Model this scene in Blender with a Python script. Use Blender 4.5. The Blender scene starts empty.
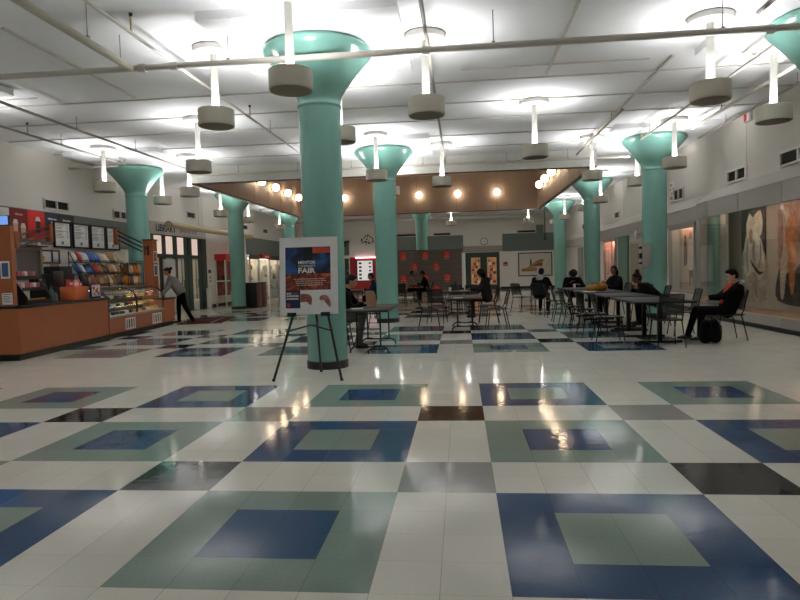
import bpy, bmesh, math, random
from mathutils import Vector as Vec, Matrix
random.seed(7)
SC = bpy.context.scene
COL = SC.collection
PI = math.pi
R = math.radians
T = .3048

# ------------------------------------------------------------------ materials
MATS = {}
def srgb(r, g, b):
    f = lambda c: (c/255/12.92) if c <= 10 else ((c/255+.055)/1.055)**2.4
    return (f(r), f(g), f(b), 1)
def mat(name, rgb, rough=.5, metal=0, noise=.06, scale=9, bump=0, spec=.5, emit=0, emit_rgb=None, alpha=1):
    if name in MATS: return MATS[name]
    m = bpy.data.materials.new(name); m.use_nodes = True
    nt = m.node_tree; b = nt.nodes['Principled BSDF']
    c = srgb(*rgb)
    b.inputs['Roughness'].default_value = rough
    b.inputs['Metallic'].default_value = metal
    b.inputs['Specular IOR Level'].default_value = spec
    tc = nt.nodes.new('ShaderNodeTexCoord')
    n = nt.nodes.new('ShaderNodeTexNoise'); n.inputs['Scale'].default_value = scale; n.inputs['Detail'].default_value = 3
    nt.links.new(tc.outputs['Object'], n.inputs['Vector'])
    mx = nt.nodes.new('ShaderNodeMix'); mx.data_type = 'RGBA'
    mx.inputs['A'].default_value = tuple(min(1, v*(1-noise)) for v in c[:3])+(1,)
    mx.inputs['B'].default_value = tuple(min(1, v*(1+noise)) for v in c[:3])+(1,)
    nt.links.new(n.outputs['Fac'], mx.inputs['Factor'])
    nt.links.new(mx.outputs['Result'], b.inputs['Base Color'])
    if bump:
        bp = nt.nodes.new('ShaderNodeBump'); bp.inputs['Strength'].default_value = bump; bp.inputs['Distance'].default_value = .01
        nt.links.new(n.outputs['Fac'], bp.inputs['Height']); nt.links.new(bp.outputs['Normal'], b.inputs['Normal'])
    if emit:
        b.inputs['Emission Color'].default_value = srgb(*(emit_rgb or rgb)); b.inputs['Emission Strength'].default_value = emit
    if alpha < 1: b.inputs['Alpha'].default_value = alpha
    MATS[name] = m
    return m

def tile_mat(name, rgb, speck=.12):
    m = bpy.data.materials.new(name); m.use_nodes = True
    nt = m.node_tree; N = nt.nodes.new; L = nt.links.new
    b = nt.nodes['Principled BSDF']
    g = N('ShaderNodeNewGeometry')
    sc = N('ShaderNodeVectorMath'); sc.operation = 'SCALE'; sc.inputs['Scale'].default_value = 1/T
    L(g.outputs['Position'], sc.inputs[0])
    fl = N('ShaderNodeVectorMath'); fl.operation = 'FLOOR'; L(sc.outputs[0], fl.inputs[0])
    fr = N('ShaderNodeVectorMath'); fr.operation = 'FRACTION'; L(sc.outputs[0], fr.inputs[0])
    wn = N('ShaderNodeTexWhiteNoise'); wn.noise_dimensions = '2D'; L(fl.outputs[0], wn.inputs['Vector'])
    # seams between the tiles
    sp = N('ShaderNodeSeparateXYZ'); L(fr.outputs[0], sp.inputs[0])
    def edge(o):
        p = N('ShaderNodeMath'); p.operation = 'PINGPONG'; p.inputs[1].default_value = .5; L(o, p.inputs[0])
        q = N('ShaderNodeMath'); q.operation = 'LESS_THAN'; q.inputs[1].default_value = .006; L(p.outputs[0], q.inputs[0]); return q
    ex, ey = edge(sp.outputs['X']), edge(sp.outputs['Y'])
    mxx = N('ShaderNodeMath'); mxx.operation = 'MAXIMUM'; L(ex.outputs[0], mxx.inputs[0])
    ey2 = N('ShaderNodeMath'); ey2.operation = 'MULTIPLY'; ey2.inputs[1].default_value = .55; L(ey.outputs[0], ey2.inputs[0]); L(ey2.outputs[0], mxx.inputs[1])
    ns = N('ShaderNodeTexNoise'); ns.inputs['Scale'].default_value = 55; ns.inputs['Detail'].default_value = 5; ns.inputs['Roughness'].default_value = .7
    L(g.outputs['Position'], ns.inputs['Vector'])
    ns2 = N('ShaderNodeTexNoise'); ns2.inputs['Scale'].default_value = 1.3; ns2.inputs['Detail'].default_value = 4
    L(g.outputs['Position'], ns2.inputs['Vector'])
    c = srgb(*rgb)
    mr = N('ShaderNodeMapRange'); mr.inputs['From Min'].default_value = .3; mr.inputs['From Max'].default_value = .7
    mr.inputs['To Min'].default_value = 1-speck; mr.inputs['To Max'].default_value = 1+speck; L(ns.outputs['Fac'], mr.inputs['Value'])
    mr2 = N('ShaderNodeMapRange'); mr2.inputs['To Min'].default_value = .95; mr2.inputs['To Max'].default_value = 1.04; L(wn.outputs['Value'], mr2.inputs['Value'])
    mu = N('ShaderNodeMath'); mu.operation = 'MULTIPLY'; L(mr.outputs[0], mu.inputs[0]); L(mr2.outputs[0], mu.inputs[1])
    vm = N('ShaderNodeVectorMath'); vm.operation = 'SCALE'; vm.inputs[0].default_value = c[:3]; L(mu.outputs[0], vm.inputs['Scale'])
    mx = N('ShaderNodeMix'); mx.data_type = 'RGBA'
    L(mxx.outputs[0], mx.inputs['Factor']); L(vm.outputs[0], mx.inputs['A'])
    mx.inputs['B'].default_value = tuple(v*.62 for v in c[:3])+(1,)
    L(mx.outputs['Result'], b.inputs['Base Color'])
    rr = N('ShaderNodeMapRange'); rr.inputs['From Min'].default_value = .3; rr.inputs['From Max'].default_value = .7
    rr.inputs['To Min'].default_value = .04; rr.inputs['To Max'].default_value = .10; L(ns2.outputs['Fac'], rr.inputs['Value'])
    L(rr.outputs[0], b.inputs['Roughness'])
    nb = N('ShaderNodeTexNoise'); nb.inputs['Scale'].default_value = 11; nb.inputs['Detail'].default_value = 2
    L(g.outputs['Position'], nb.inputs['Vector'])
    bp = N('ShaderNodeBump'); bp.inputs['Strength'].default_value = .045; bp.inputs['Distance'].default_value = .02
    L(nb.outputs['Fac'], bp.inputs['Height']); L(bp.outputs['Normal'], b.inputs['Normal'])
    b.inputs['Specular IOR Level'].default_value = .14
    return m

def glass_mat(name, tint=(.97, 1, .99), refl=.09):
    m = bpy.data.materials.new(name); m.use_nodes = True
    nt = m.node_tree; N = nt.nodes.new; L = nt.links.new
    nt.nodes.remove(nt.nodes['Principled BSDF'])
    t = N('ShaderNodeBsdfTransparent'); t.inputs['Color'].default_value = tint+(1,)
    g = N('ShaderNodeBsdfGlossy'); g.inputs['Roughness'].default_value = .03; g.inputs['Color'].default_value = (1, 1, 1, 1)
    lw_ = N('ShaderNodeLayerWeight'); pw = N('ShaderNodeMath'); pw.operation = 'POWER'; pw.inputs[1].default_value = 4; L(lw_.outputs['Facing'], pw.inputs[0])
    f = N('ShaderNodeMath'); f.operation = 'MULTIPLY_ADD'; f.inputs[1].default_value = .45; f.inputs[2].default_value = .035; L(pw.outputs[0], f.inputs[0])
    mx = N('ShaderNodeMixShader')
    L(f.outputs[0], mx.inputs[0]); L(t.outputs[0], mx.inputs[1]); L(g.outputs[0], mx.inputs[2])
    L(mx.outputs[0], nt.nodes['Material Output'].inputs['Surface'])
    MATS[name] = m
    return m

def mesh_mat(name, rgb, k=260):
    """perforated sheet metal: rows of small round-ish holes cut through a dark sheet"""
    m = bpy.data.materials.new(name); m.use_nodes = True
    nt = m.node_tree; N = nt.nodes.new; L = nt.links.new
    b = nt.nodes['Principled BSDF']; b.inputs['Base Color'].default_value = srgb(*rgb); b.inputs['Roughness'].default_value = .5; b.inputs['Specular IOR Level'].default_value = .25
    tc = N('ShaderNodeTexCoord'); s = N('ShaderNodeSeparateXYZ'); L(tc.outputs['Object'], s.inputs[0])
    def sn(o):
        a = N('ShaderNodeMath'); a.operation = 'MULTIPLY'; a.inputs[1].default_value = k; L(o, a.inputs[0])
        c = N('ShaderNodeMath'); c.operation = 'SINE'; L(a.outputs[0], c.inputs[0]); return c
    a = sn(s.outputs['X'])
    ad = N('ShaderNodeMath'); ad.operation = 'ADD'; L(s.outputs['Y'], ad.inputs[0]); L(s.outputs['Z'], ad.inputs[1])
    c = sn(ad.outputs[0])
    mu = N('ShaderNodeMath'); mu.operation = 'MULTIPLY'; L(a.outputs[0], mu.inputs[0]); L(c.outputs[0], mu.inputs[1])
    gt = N('ShaderNodeMath'); gt.operation = 'GREATER_THAN'; gt.inputs[1].default_value = .5; L(mu.outputs[0], gt.inputs[0])
    t = N('ShaderNodeBsdfTransparent'); mx = N('ShaderNodeMixShader')
    L(gt.outputs[0], mx.inputs[0]); L(b.outputs[0], mx.inputs[1]); L(t.outputs[0], mx.inputs[2])
    L(mx.outputs[0], nt.nodes['Material Output'].inputs['Surface'])
    MATS[name] = m
    return m

def print_mat(name, stops, scale=6, rough=.5, detail=4, dist=1.5):
    """a printed picture: blotches of a few colours"""
    m = bpy.data.materials.new(name); m.use_nodes = True
    nt = m.node_tree; N = nt.nodes.new; L = nt.links.new
    b = nt.nodes['Principled BSDF']; b.inputs['Roughness'].default_value = rough
    tc = N('ShaderNodeTexCoord'); n = N('ShaderNodeTexNoise'); n.inputs['Scale'].default_value = scale; n.inputs['Detail'].default_value = detail
    n.inputs['Distortion'].default_value = dist
    L(tc.outputs['Object'], n.inputs['Vector'])
    r = N('ShaderNodeValToRGB'); L(n.outputs['Fac'], r.inputs[0])
    e = r.color_ramp.elements
    while len(e) < len(stops): e.new(.5)
    for k, (p, c) in enumerate(stops): e[k].position = p; e[k].color = srgb(*c)
    L(r.outputs[0], b.inputs['Base Color'])
    MATS[name] = m
    return m

# ------------------------------------------------------------------ mesh helpers
class MB:
    def __init__(s): s.bm = bmesh.new()
    def face(s, pts, mi=0):
        f = s.bm.faces.new([s.bm.verts.new(p) for p in pts]); f.material_index = mi; return f
    def box(s, x0, x1, y0, y1, z0, z1, mi=0, M=None, bev=0):
        v = [Vec((x, y, z)) for x in (x0, x1) for y in (y0, y1) for z in (z0, z1)]
        if M: v = [M @ p for p in v]
        b = [s.bm.verts.new(p) for p in v]
        fs = []
        for q in ((0, 1, 3, 2), (4, 6, 7, 5), (0, 4, 5, 1), (2, 3, 7, 6), (0, 2, 6, 4), (1, 5, 7, 3)):
            f = s.bm.faces.new([b[k] for k in q]); f.material_index = mi; fs.append(f)
        if bev:
            es = list({e for f in fs for e in f.edges})
            r = bmesh.ops.bevel(s.bm, geom=es, offset=bev, segments=2, profile=.5, affect='EDGES')
            for f in r['faces']: f.material_index = mi
        return s
    def ring(s, c, ax, r, n, u=None):
        ax = Vec(ax).normalized()
        if u is None:
            u = ax.orthogonal().normalized()
        w = ax.cross(u)
        return [s.bm.verts.new(Vec(c)+(u*math.cos(2*PI*k/n)+w*math.sin(2*PI*k/n))*r) for k in range(n)]
    def bridge(s, a, b, mi=0):
        n = len(a)
        for k in range(n):
            f = s.bm.faces.new((a[k], a[(k+1) % n], b[(k+1) % n], b[k])); f.material_index = mi; f.smooth = True
    def cyl(s, p, q, r0, r1=None, n=12, mi=0, caps=True):
        p, q = Vec(p), Vec(q); r1 = r0 if r1 is None else r1
        ax = q-p; u = ax.orthogonal().normalized()
        a = s.ring(p, ax, r0, n, u); b = s.ring(q, ax, r1, n, u)
        s.bridge(a, b, mi)
        if caps:
            s.bm.faces.new(a[::-1]).material_index = mi; s.bm.faces.new(b).material_index = mi
        return s
    def tube(s, pts, r, n=8, mi=0, closed=False):
        pts = [Vec(p) for p in pts]; m = len(pts); rs = r if isinstance(r, (list, tuple)) else [r]*m
        rings = []; u = None
        for k in range(m):
            if closed: d = pts[(k+1) % m]-pts[k-1]
            else: d = pts[min(k+1, m-1)]-pts[max(k-1, 0)]
            d.normalize()
            if u is None: u = d.orthogonal().normalized()
            else:
                u = u-d*u.dot(d); u = u.normalized() if u.length > 1e-6 else d.orthogonal().normalized()
            rings.append(s.ring(pts[k], d, rs[k], n, u.copy()))
        for k in range(m-1): s.bridge(rings[k], rings[k+1], mi)
        if closed: s.bridge(rings[-1], rings[0], mi)
        else:
            s.bm.faces.new(rings[0][::-1]).material_index = mi; s.bm.faces.new(rings[-1]).material_index = mi
        return s
    def lathe(s, prof, n=32, c=(0, 0, 0), mi=0, M=None):
        rings = []
        for r, z in prof:
            ps = [Vec((c[0]+r*math.cos(2*PI*k/n), c[1]+r*math.sin(2*PI*k/n), c[2]+z)) for k in range(n)]
            if M: ps = [M @ p for p in ps]
            rings.append([s.bm.verts.new(p) for p in ps])
        for k in range(len(rings)-1): s.bridge(rings[k], rings[k+1], mi)
        if prof[0][0] > 1e-6: s.bm.faces.new(rings[0][::-1]).material_index = mi
        if prof[-1][0] > 1e-6: s.bm.faces.new(rings[-1]).material_index = mi
        return s
    def ell(s, c, r, mi=0, M=None, seg=16, rg=10):
        r = (r, r, r) if not isinstance(r, (tuple, list)) else r
        X = Matrix.Translation(Vec(c)) @ (M.to_3x3().to_4x4() if M else Matrix()) @ Matrix.Diagonal((r[0], r[1], r[2], 1))
        g = bmesh.ops.create_uvsphere(s.bm, u_segments=seg, v_segments=rg, radius=1, matrix=X)
        for v in g['verts']:
            for f in v.link_faces: f.material_index = mi; f.smooth = True
        return s
    def cap(s, p, q, r0, r1=None, n=12):
        r1 = r0 if r1 is None else r1
        s.cyl(p, q, r0, r1, n); s.ell(p, r0, seg=n, rg=8); s.ell(q, r1, seg=n, rg=8); return s
    def prism(s, poly, d, mi=0):
        """closed 3-D polygon pushed along d"""
        a = [s.bm.verts.new(p) for p in poly]; b = [s.bm.verts.new(Vec(p)+Vec(d)) for p in poly]
        n = len(a)
        s.bm.faces.new(a[::-1]).material_index = mi; s.bm.faces.new(b).material_index = mi
        for k in range(n): s.bm.faces.new((a[k], a[(k+1) % n], b[(k+1) % n], b[k])).material_index = mi
        return s
    def loft(s, rows, mi=0, thick=0):
        vs = [[s.bm.verts.new(p) for p in row] for row in rows]
        for a, b in zip(vs, vs[1:]):
            for k in range(len(a)-1):
                f = s.bm.faces.new((a[k], a[k+1], b[k+1], b[k])); f.material_index = mi; f.smooth = True
        return s
    def mesh(s, name, mats, recalc=True):
        if recalc: bmesh.ops.recalc_face_normals(s.bm, faces=s.bm.faces)
        me = bpy.data.meshes.new(name); s.bm.to_mesh(me); s.bm.free()
        for m in (mats if isinstance(mats, (list, tuple)) else [mats]): me.materials.append(m)
        return me
    def build(s, name, mats, parent=None, smooth=True, recalc=True, center=True):
        me = s.mesh(name, mats, recalc)
        if smooth:
            me.polygons.foreach_set('use_smooth', [True]*len(me.polygons)); me.set_sharp_from_angle(angle=R(38))
        o = bpy.data.objects.new(name, me); COL.objects.link(o)
        if parent is not None: o.parent = parent
        elif center and len(me.vertices):
            xs = [v.co for v in me.vertices]
            c = Vec(((min(p.x for p in xs)+max(p.x for p in xs))/2, (min(p.y for p in xs)+max(p.y for p in xs))/2, min(p.z for p in xs)))
            me.transform(Matrix.Translation(-c)); o.location = c
        return o

LABELS = {}
def tag(o, label, cat, group=None, kind=None):
    o['label'] = label; o['category'] = cat
    if group: o['group'] = group
    if kind: o['kind'] = kind
    return o
def thing(name, label, cat, loc=(0, 0, 0), rz=0, group=None):
    o = bpy.data.objects.new(name, None); COL.objects.link(o); o.empty_display_size = .1
    o.location = loc; o.rotation_euler = (0, 0, rz)
    return tag(o, label, cat, group)
def struct(o):
    o['kind'] = 'structure'; return o
def dup(root, loc=None, rz=None, label=None, group=None):
    r = root.copy(); COL.objects.link(r)
    if loc is not None: r.location = loc
    if rz is not None: r.rotation_euler = (0, 0, rz)
    if label: r['label'] = label
    if group: r['group'] = group
    for ch in KIDS.get(root.name, list(root.children)):
        c = ch.copy(); COL.objects.link(c); c.parent = r
        for g in list(ch.children):
            d = g.copy(); COL.objects.link(d); d.parent = c
    return r
KIDS = {}
def freeze(root): KIDS[root.name] = [c for c in bpy.data.objects if c.parent == root]
def axes(x, y, loc):
    x, y = Vec(x).normalized(), Vec(y).normalized(); z = x.cross(y)
    return Matrix(((x.x, y.x, z.x, loc[0]), (x.y, y.y, z.y, loc[1]), (x.z, y.z, z.z, loc[2]), (0, 0, 0, 1)))
def text(name, body, size, m, M, parent=None, wide=1.0, bold=0, ext=.004, align='CENTER', fit=None):
    cu = bpy.data.curves.new(name, 'FONT'); cu.body = body; cu.size = size; cu.extrude = ext; cu.offset = bold
    cu.align_x = align; cu.align_y = 'CENTER'; cu.resolution_u = 3
    t = bpy.data.objects.new(name+'_tmp', cu); COL.objects.link(t)
    bpy.context.view_layer.update()
    me = bpy.data.meshes.new_from_object(t.evaluated_get(bpy.context.evaluated_depsgraph_get()))
    bpy.data.objects.remove(t); bpy.data.curves.remove(cu)
    if fit:
        xs = [v.co.x for v in me.vertices]; ys = [v.co.y for v in me.vertices]
        me.transform(Matrix.Translation((-(max(xs)+min(xs))/2, -(max(ys)+min(ys))/2, 0))); me.transform(Matrix.Diagonal((fit[0]/(max(xs)-min(xs)), fit[1]/(max(ys)-min(ys)), 1, 1)))
    me.transform(M @ Matrix.Diagonal((wide, 1, 1, 1)))
    me.materials.clear(); me.materials.append(m)
    o = bpy.data.objects.new(name, me); COL.objects.link(o)
    if parent is not None: o.parent = parent
    return o

# palette
WALL = mat('warm_white_wall_paint', (220, 214, 206), .7, noise=.03, scale=2)
CEIL = mat('white_painted_ceiling', (228, 229, 230), .85, noise=.03, scale=3, bump=.15)
WHITE = mat('white_enamel', (222, 220, 214), .45)
BAND = mat('grey_green_band_paint', (104, 112, 106), .55, noise=.04, scale=3)
GREYP = mat('grey_metal_panel', (158, 155, 150), .45, noise=.03, scale=2)
SLOPE = mat('pale_grey_ledge_paint', (176, 172, 166), .55)
TEAL = mat('glossy_teal_paint', (118, 166, 155), .22, noise=.05, scale=5, bump=.12)
BLACK = mat('black_rubber', (22, 21, 20), .5)
BLKM = mat('black_metal', (20, 20, 20), .4)
DARK = mat('dark_grey_plastic', (45, 44, 43), .5)
ORNG = mat('orange_laminate', (158, 88, 52), .35, noise=.08, scale=4)
WOODP = mat('tan_wood_panel', (162, 147, 138), .5, noise=.05, scale=3)
BEIGE = mat('beige_drum_enamel', (178, 172, 156), .5)
BEIGED = mat('duct_tan_paint', (190, 172, 138), .55)
PIPE = mat('off_white_pipe_paint', (196, 190, 180), .45)
PIPED = mat('grey_pipe_paint', (142, 136, 128), .45)
DGREEN = mat('dark_green_frame_paint', (44, 62, 52), .45)
PAPER = mat('white_paper', (226, 224, 220), .7)
FOAM = mat('white_foam_board', (232, 231, 230), .6)
RED = mat('red_paint', (190, 34, 36), .5)
GLASS = glass_mat('clear_glass')

# ------------------------------------------------------------------ camera
cam = bpy.data.cameras.new('camera'); co = bpy.data.objects.new('camera', cam); COL.objects.link(co)
yaw, pit, rol, F = -.0983, -.0483, -.0276, 624.4
f = Vec((math.sin(yaw)*math.cos(pit), math.cos(yaw)*math.cos(pit), math.sin(pit)))
r = Vec((math.cos(yaw), -math.sin(yaw), 0)); u = r.cross(f)
r2 = r*math.cos(rol)+u*math.sin(rol); u2 = -r*math.sin(rol)+u*math.cos(rol)
Mc = axes(r2, u2, (.394*T, -12.491*T, 4.5396*T)); co.matrix_world = Mc
cam.sensor_width = 36; cam.sensor_fit = 'HORIZONTAL'; cam.lens = F/800*36; cam.clip_start = .05; cam.clip_end = 200
SC.camera = co

# ------------------------------------------------------------------ room shell
YB, YF = -7.0, 36.0
XL, XR = -10.5, 6.5
CZ = 4.66
tm = [tile_mat('cream_vinyl_tile', (226, 223, 212), .05), tile_mat('blue_vinyl_tile', (48, 78, 114), .16), tile_mat('sage_vinyl_tile', (132, 150, 140), .10),
      tile_mat('black_vinyl_tile', (36, 35, 34), .25), tile_mat('grey_vinyl_tile', (150, 146, 142), .08)]
def tile_kind(uc, vc):
    i = math.floor((uc-1)/6); du = (uc-1) % 6
    bl = math.floor((vc+4)/25); vb = (vc+4) % 25
    if vb >= 16 or i > 1+(bl < 0) or i < -5: return 0
    jl = vb//6; dv = vb % 6
    j = bl*3+jl
    if du < 4 and dv < 4:
        border = 1 if (i+j) % 2 == 0 else 2
        return (3-border) if (du in (1, 2) and dv in (1, 2)) else border
    if du >= 4 and dv >= 4 and jl < 2 and i < 2: return 3 if (i+1+jl) % 2 else 4
    return 0
mb = MB(); bm = mb.bm
u0, u1, v0, v1 = -36, 24, -24, 119
gv = {}
def gvt(a, b):
    if (a, b) not in gv: gv[a, b] = bm.verts.new((a*T, b*T, 0))
    return gv[a, b]
for a in range(u0, u1):
    for b in range(v0, v1):
        bm.faces.new((gvt(a, b), gvt(a+1, b), gvt(a+1, b+1), gvt(a, b+1))).material_index = tile_kind(a, b)
struct(mb.build('floor', tm, smooth=False, recalc=False, center=False))

# ceiling: a slab with the raised wood-lined well cut through it, drop panels round the columns
RX0, RX1, RY0, RY1, RZ = -7.85, 3.9, 14.75, 27.3, 4.15
mb = MB()
for q in ((XL-.6, XR+.8, YB, RY0-.08), (XL-.6, XR+.8, RY1+.08, YF+.3), (XL-.6, RX0-.08, RY0-.08, RY1+.08), (RX1+.08, XR+.8, RY0-.08, RY1+.08)):
    mb.box(q[0], q[1], q[2], q[3], CZ, CZ+.15)
COLX = (-8.72, -1.84, 5.05); COLY = (-2.5, 5.1, 12.72, 20.34, 27.96)
for x in COLX:
    for y in COLY:
        if x == -1.84 and y == 20.34 or y < 0: continue
        x0, x1, y0, y1 = x-1.26, min(x+1.26, XR), y-1.26, y+1.3
        if y > 26: y0 = max(y0, RY1+.2)
        if y == 20.34: x0, x1 = (x0, min(x1, RX0-.15)) if x < 0 else (max(x0, RX1+.15), x1)
        mb.box(x0, x1, y0, y1, 4.55, CZ+.01)
ceiling = struct(mb.build('ceiling', CEIL, smooth=False, center=False))
mb = MB()   # the well: white downstand outside, wood inside
tk = .14
for (x0, x1, y0, y1) in ((RX0-tk, RX1+tk, RY0-tk, RY0-.03), (RX0-tk, RX1+tk, RY1+.03, RY1+tk), (RX0-tk, RX0-.03, RY0-.03, RY1+.03), (RX1+.03, RX1+tk, RY0-.03, RY1+.03)):
    mb.box(x0, x1, y0, y1, RZ+.03, 6.1, 0)
o = struct(mb.build('ceiling_well', WHITE, smooth=False, center=False))
mb = MB()
for (x0, x1, y0, y1) in ((RX0-.03, RX1+.03, RY0-.03, RY0), (RX0-.03, RX1+.03, RY1, RY1+.03), (RX0-.03, RX0, RY0, RY1), (RX1, RX1+.03, RY0, RY1)):
    mb.box(x0, x1, y0, y1, RZ+.03, 6.0, 0)
w = mb.build('wood_lining', WOODP, o, smooth=False)
mb = MB()
for (x0, x1, y0, y1) in ((RX0-tk, RX1+tk, RY0-tk, RY0), (RX0-tk, RX1+tk, RY1, RY1+tk), (RX0-tk, RX0, RY0, RY1), (RX1, RX1+tk, RY0, RY1)):
    mb.box(x0, x1, y0, y1, RZ, RZ+.03)
mb.build('bottom_trim', mat('dark_brown_trim', (70, 44, 30), .5), o, smooth=False)
mb = MB(); mb.box(RX0-tk, RX1+tk, RY0-tk, RY1+tk, 6.0, 6.12)
mb.build('well_top', mat('well_top_paint', (190, 170, 150), .8), o, smooth=False)
# vertical panel joints of the wood lining
mb = MB()
for k in range(1, 6):
    x = RX0+(RX1-RX0)*k/6
    mb.box(x-.006, x+.006, RY1-.004, RY1+.002, RZ+.03, 6)
for k in range(1, 7):
    y = RY0+(RY1-RY0)*k/7
    for xx in (RX0, RX1): mb.box(xx-.004, xx+.004, y-.006, y+.006, RZ+.03, 6)
mb.build('panel_joints', mat('joint_brown', (120, 84, 62), .6), o, smooth=False)

# walls
mb = MB()
mb.box(XL-.2, XL, YB, 16.85, 0, CZ); mb.box(XL-.2, XL, 16.85, 21.55, 2.88, CZ); mb.box(XL-.2, XL, 21.55, 26.7, 0, CZ); mb.box(XL-.2, XL, 26.7, 34.9, 2.3, CZ); mb.box(XL-.2, XL, 34.9, YF, 0, CZ)
struct(mb.build('wall_left', WALL, smooth=False, center=False))
mb = MB()
mb.box(XR, XR+.2, YB, YF, 2.95, CZ)
mb.box(XR, XR+.3, 12.66, 13.9, 0, 2.95); mb.box(XR, XR+.3, 16.02, 22.62, 0, 2.95); mb.box(XR, XR+.3, 24.75, YF, 0, 2.95)
mb.box(XR, XR+.3, 13.9, 16.02, 0, .5); mb.box(XR, XR+.3, 13.9, 16.02, 2.5, 2.95); mb.box(XR, XR+.3, 22.62, 24.75, 0, .6); mb.box(XR, XR+.3, 22.62, 24.75, 2.5, 2.95)
mb.box(XR+.3, XR+.45, 12.66, 25, 0, 2.95)
mb.box(XR+.35, XR+.5, YB, 12.66, 0, 2.95)
struct(mb.build('wall_right', mat('warm_grey_wall_paint', (206, 200, 192), .7, noise=.03), smooth=False, center=False))
mb = MB()
mb.box(XL-.2, XR+.2, YF, YF+.2, 2.34, CZ); mb.box(XL-.2, .42, YF, YF+.2, 0, 2.34); mb.box(2.56, XR+.2, YF, YF+.2, 0, 2.34); mb.box(.42, 2.56, YF+.15, YF+.2, 0, 2.34)
struct(mb.build('wall_back', WALL, smooth=False, center=False))
mb = MB(); mb.box(XL-.2, XR+.5, YB-.2, YB, 0, CZ)
struct(mb.build('wall_front', WALL, smooth=False, center=False))
# coloured bands and baseboards
mb = MB(); mb.box(XL, XL+.03, YB, 15.35, 2.28, 3.13); mb.box(XL, XL+.03, 26.45, YF, 2.36, 3.24)
struct(mb.build('trim_1', BAND, smooth=False, center=False))
mb = MB(); mb.box(XL+.03, .3, YF-.03, YF, 2.36, 3.44) if False else None
mb.box(-5.05, .3, YF-.04, YF, 2.36, 3.46); mb.box(2.75, XR, YF-.04, YF, 2.36, 3.46); mb.box(XL+.03, -7.0, YF-.04, YF, 2.4, 3.35)
struct(mb.build('trim_2', BAND, smooth=False, center=False))
mb = MB(); mb.box(XL, XL+.02, 13.6, 16.8, 0, .13); mb.box(XL, XL+.02, 21.6, 26.6, 0, .13)
struct(mb.build('baseboard_left', BLACK, smooth=False, center=False))
mb = MB(); mb.box(XL, .4, YF-.02, YF, 0, .15); mb.box(2.6, XR, YF-.02, YF, 0, .15)
struct(mb.build('baseboard_back', BLACK, smooth=False, center=False))
mb = MB(); mb.box(XR-.02, XR, 12.7, YF, 0, .13)
struct(mb.build('baseboard_right', BLACK, smooth=False, center=False))
# right wall: grey fascia band and sloping ledge beyond the big showcase
mb = MB()
mb.box(XR-.08, XR, 12.7, 24.9, 2.46, 2.86); mb.box(XR-.12, XR, 24.9, 35.9, 2.42, 2.8)
struct(mb.build('trim_3', GREYP, smooth=False, center=False))
mb = MB()
mb.prism([(XR-.10, 12.7, 2.86), (XR, 12.7, 3.12), (XR, 12.7, 2.86)], (0, 12.2, 0))
mb.prism([(XR-.14, 24.9, 2.8), (XR, 24.9, 3.1), (XR, 24.9, 2.8)], (0, 11, 0))
struct(mb.build('trim_4', SLOPE, smooth=False, center=False))
# thin dark seam lines where wall sheets meet
mb = MB()
for y in (8.6, 10.9, 16.1, 21.5, 27.0): mb.box(XR-.003, XR+.001, y-.006, y+.006, 3.2, CZ)
for y in (9.0, 16.3, 21.3, 26.2): mb.box(XL-.001, XL+.003, y-.006, y+.006, 3.15, CZ)
struct(mb.build('trim_5', mat('wall_seam_grey', (140, 134, 126), .7), smooth=False, center=False))
# right wall recessed doorway, pilasters
o = struct(MB().box(XR-.05, XR, 18.75, 20.35, 0, 2.1).build('door_2', mat('tan_door_paint', (150, 138, 118), .6), smooth=False))
d = MB(); d.box(-.03, 0, -.8, .8, 2.1, 2.18); d.box(-.03, 0, -.85, -.8, 0, 2.18); d.box(-.03, 0, .8, .85, 0, 2.18)
d.build('door_frame', SLOPE, o, smooth=False)
for n, (y0, y1) in enumerate(((20.7, 22.1), (17.3, 18.1))):
    struct(MB().box(XR-.09, XR, y0, y1, 0, 2.45).build('trim_%d' % (6+n), mat('dull_teal_paint', (94, 128, 116), .5), smooth=False))
struct(MB().box(XR-.06, XR, 26.3, 27.2, 0, 2.3).build('door_3', mat('grey_steel_door', (128, 128, 122), .5), smooth=False))
struct(MB().box(XR-.06, XR, 29.6, 30.9, 0, 2.3).build('door_4', mat('grey_steel_door', (128, 128, 122), .5), smooth=False))

# ceiling conduits, thin battens (fixed to the slab)
mb = MB()
for y in (7.35, 8.75, 10.1, 11.75, 13.3):
    mb.tube([(XL+.1, y, CZ-.02), (XR-.1, y, CZ-.02)], .013, 6)
for x in (1.65, 3.53, -5.7):
    mb.box(x-.02, x+.02, 3.9 if x < 3 else 6.6, 7.2 if x < 3 else 12.6, CZ-.03, CZ)
mb.box(-8, -7.2, 5.4, 5.44, CZ-.02, CZ); mb.box(.2, 3.2, 6.7, 6.73, CZ-.02, CZ); mb.box(-10, -7.4, 6.9, 6.93, CZ-.02, CZ)
struct(mb.build('trim_8', PIPE, smooth=False, center=False))
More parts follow.
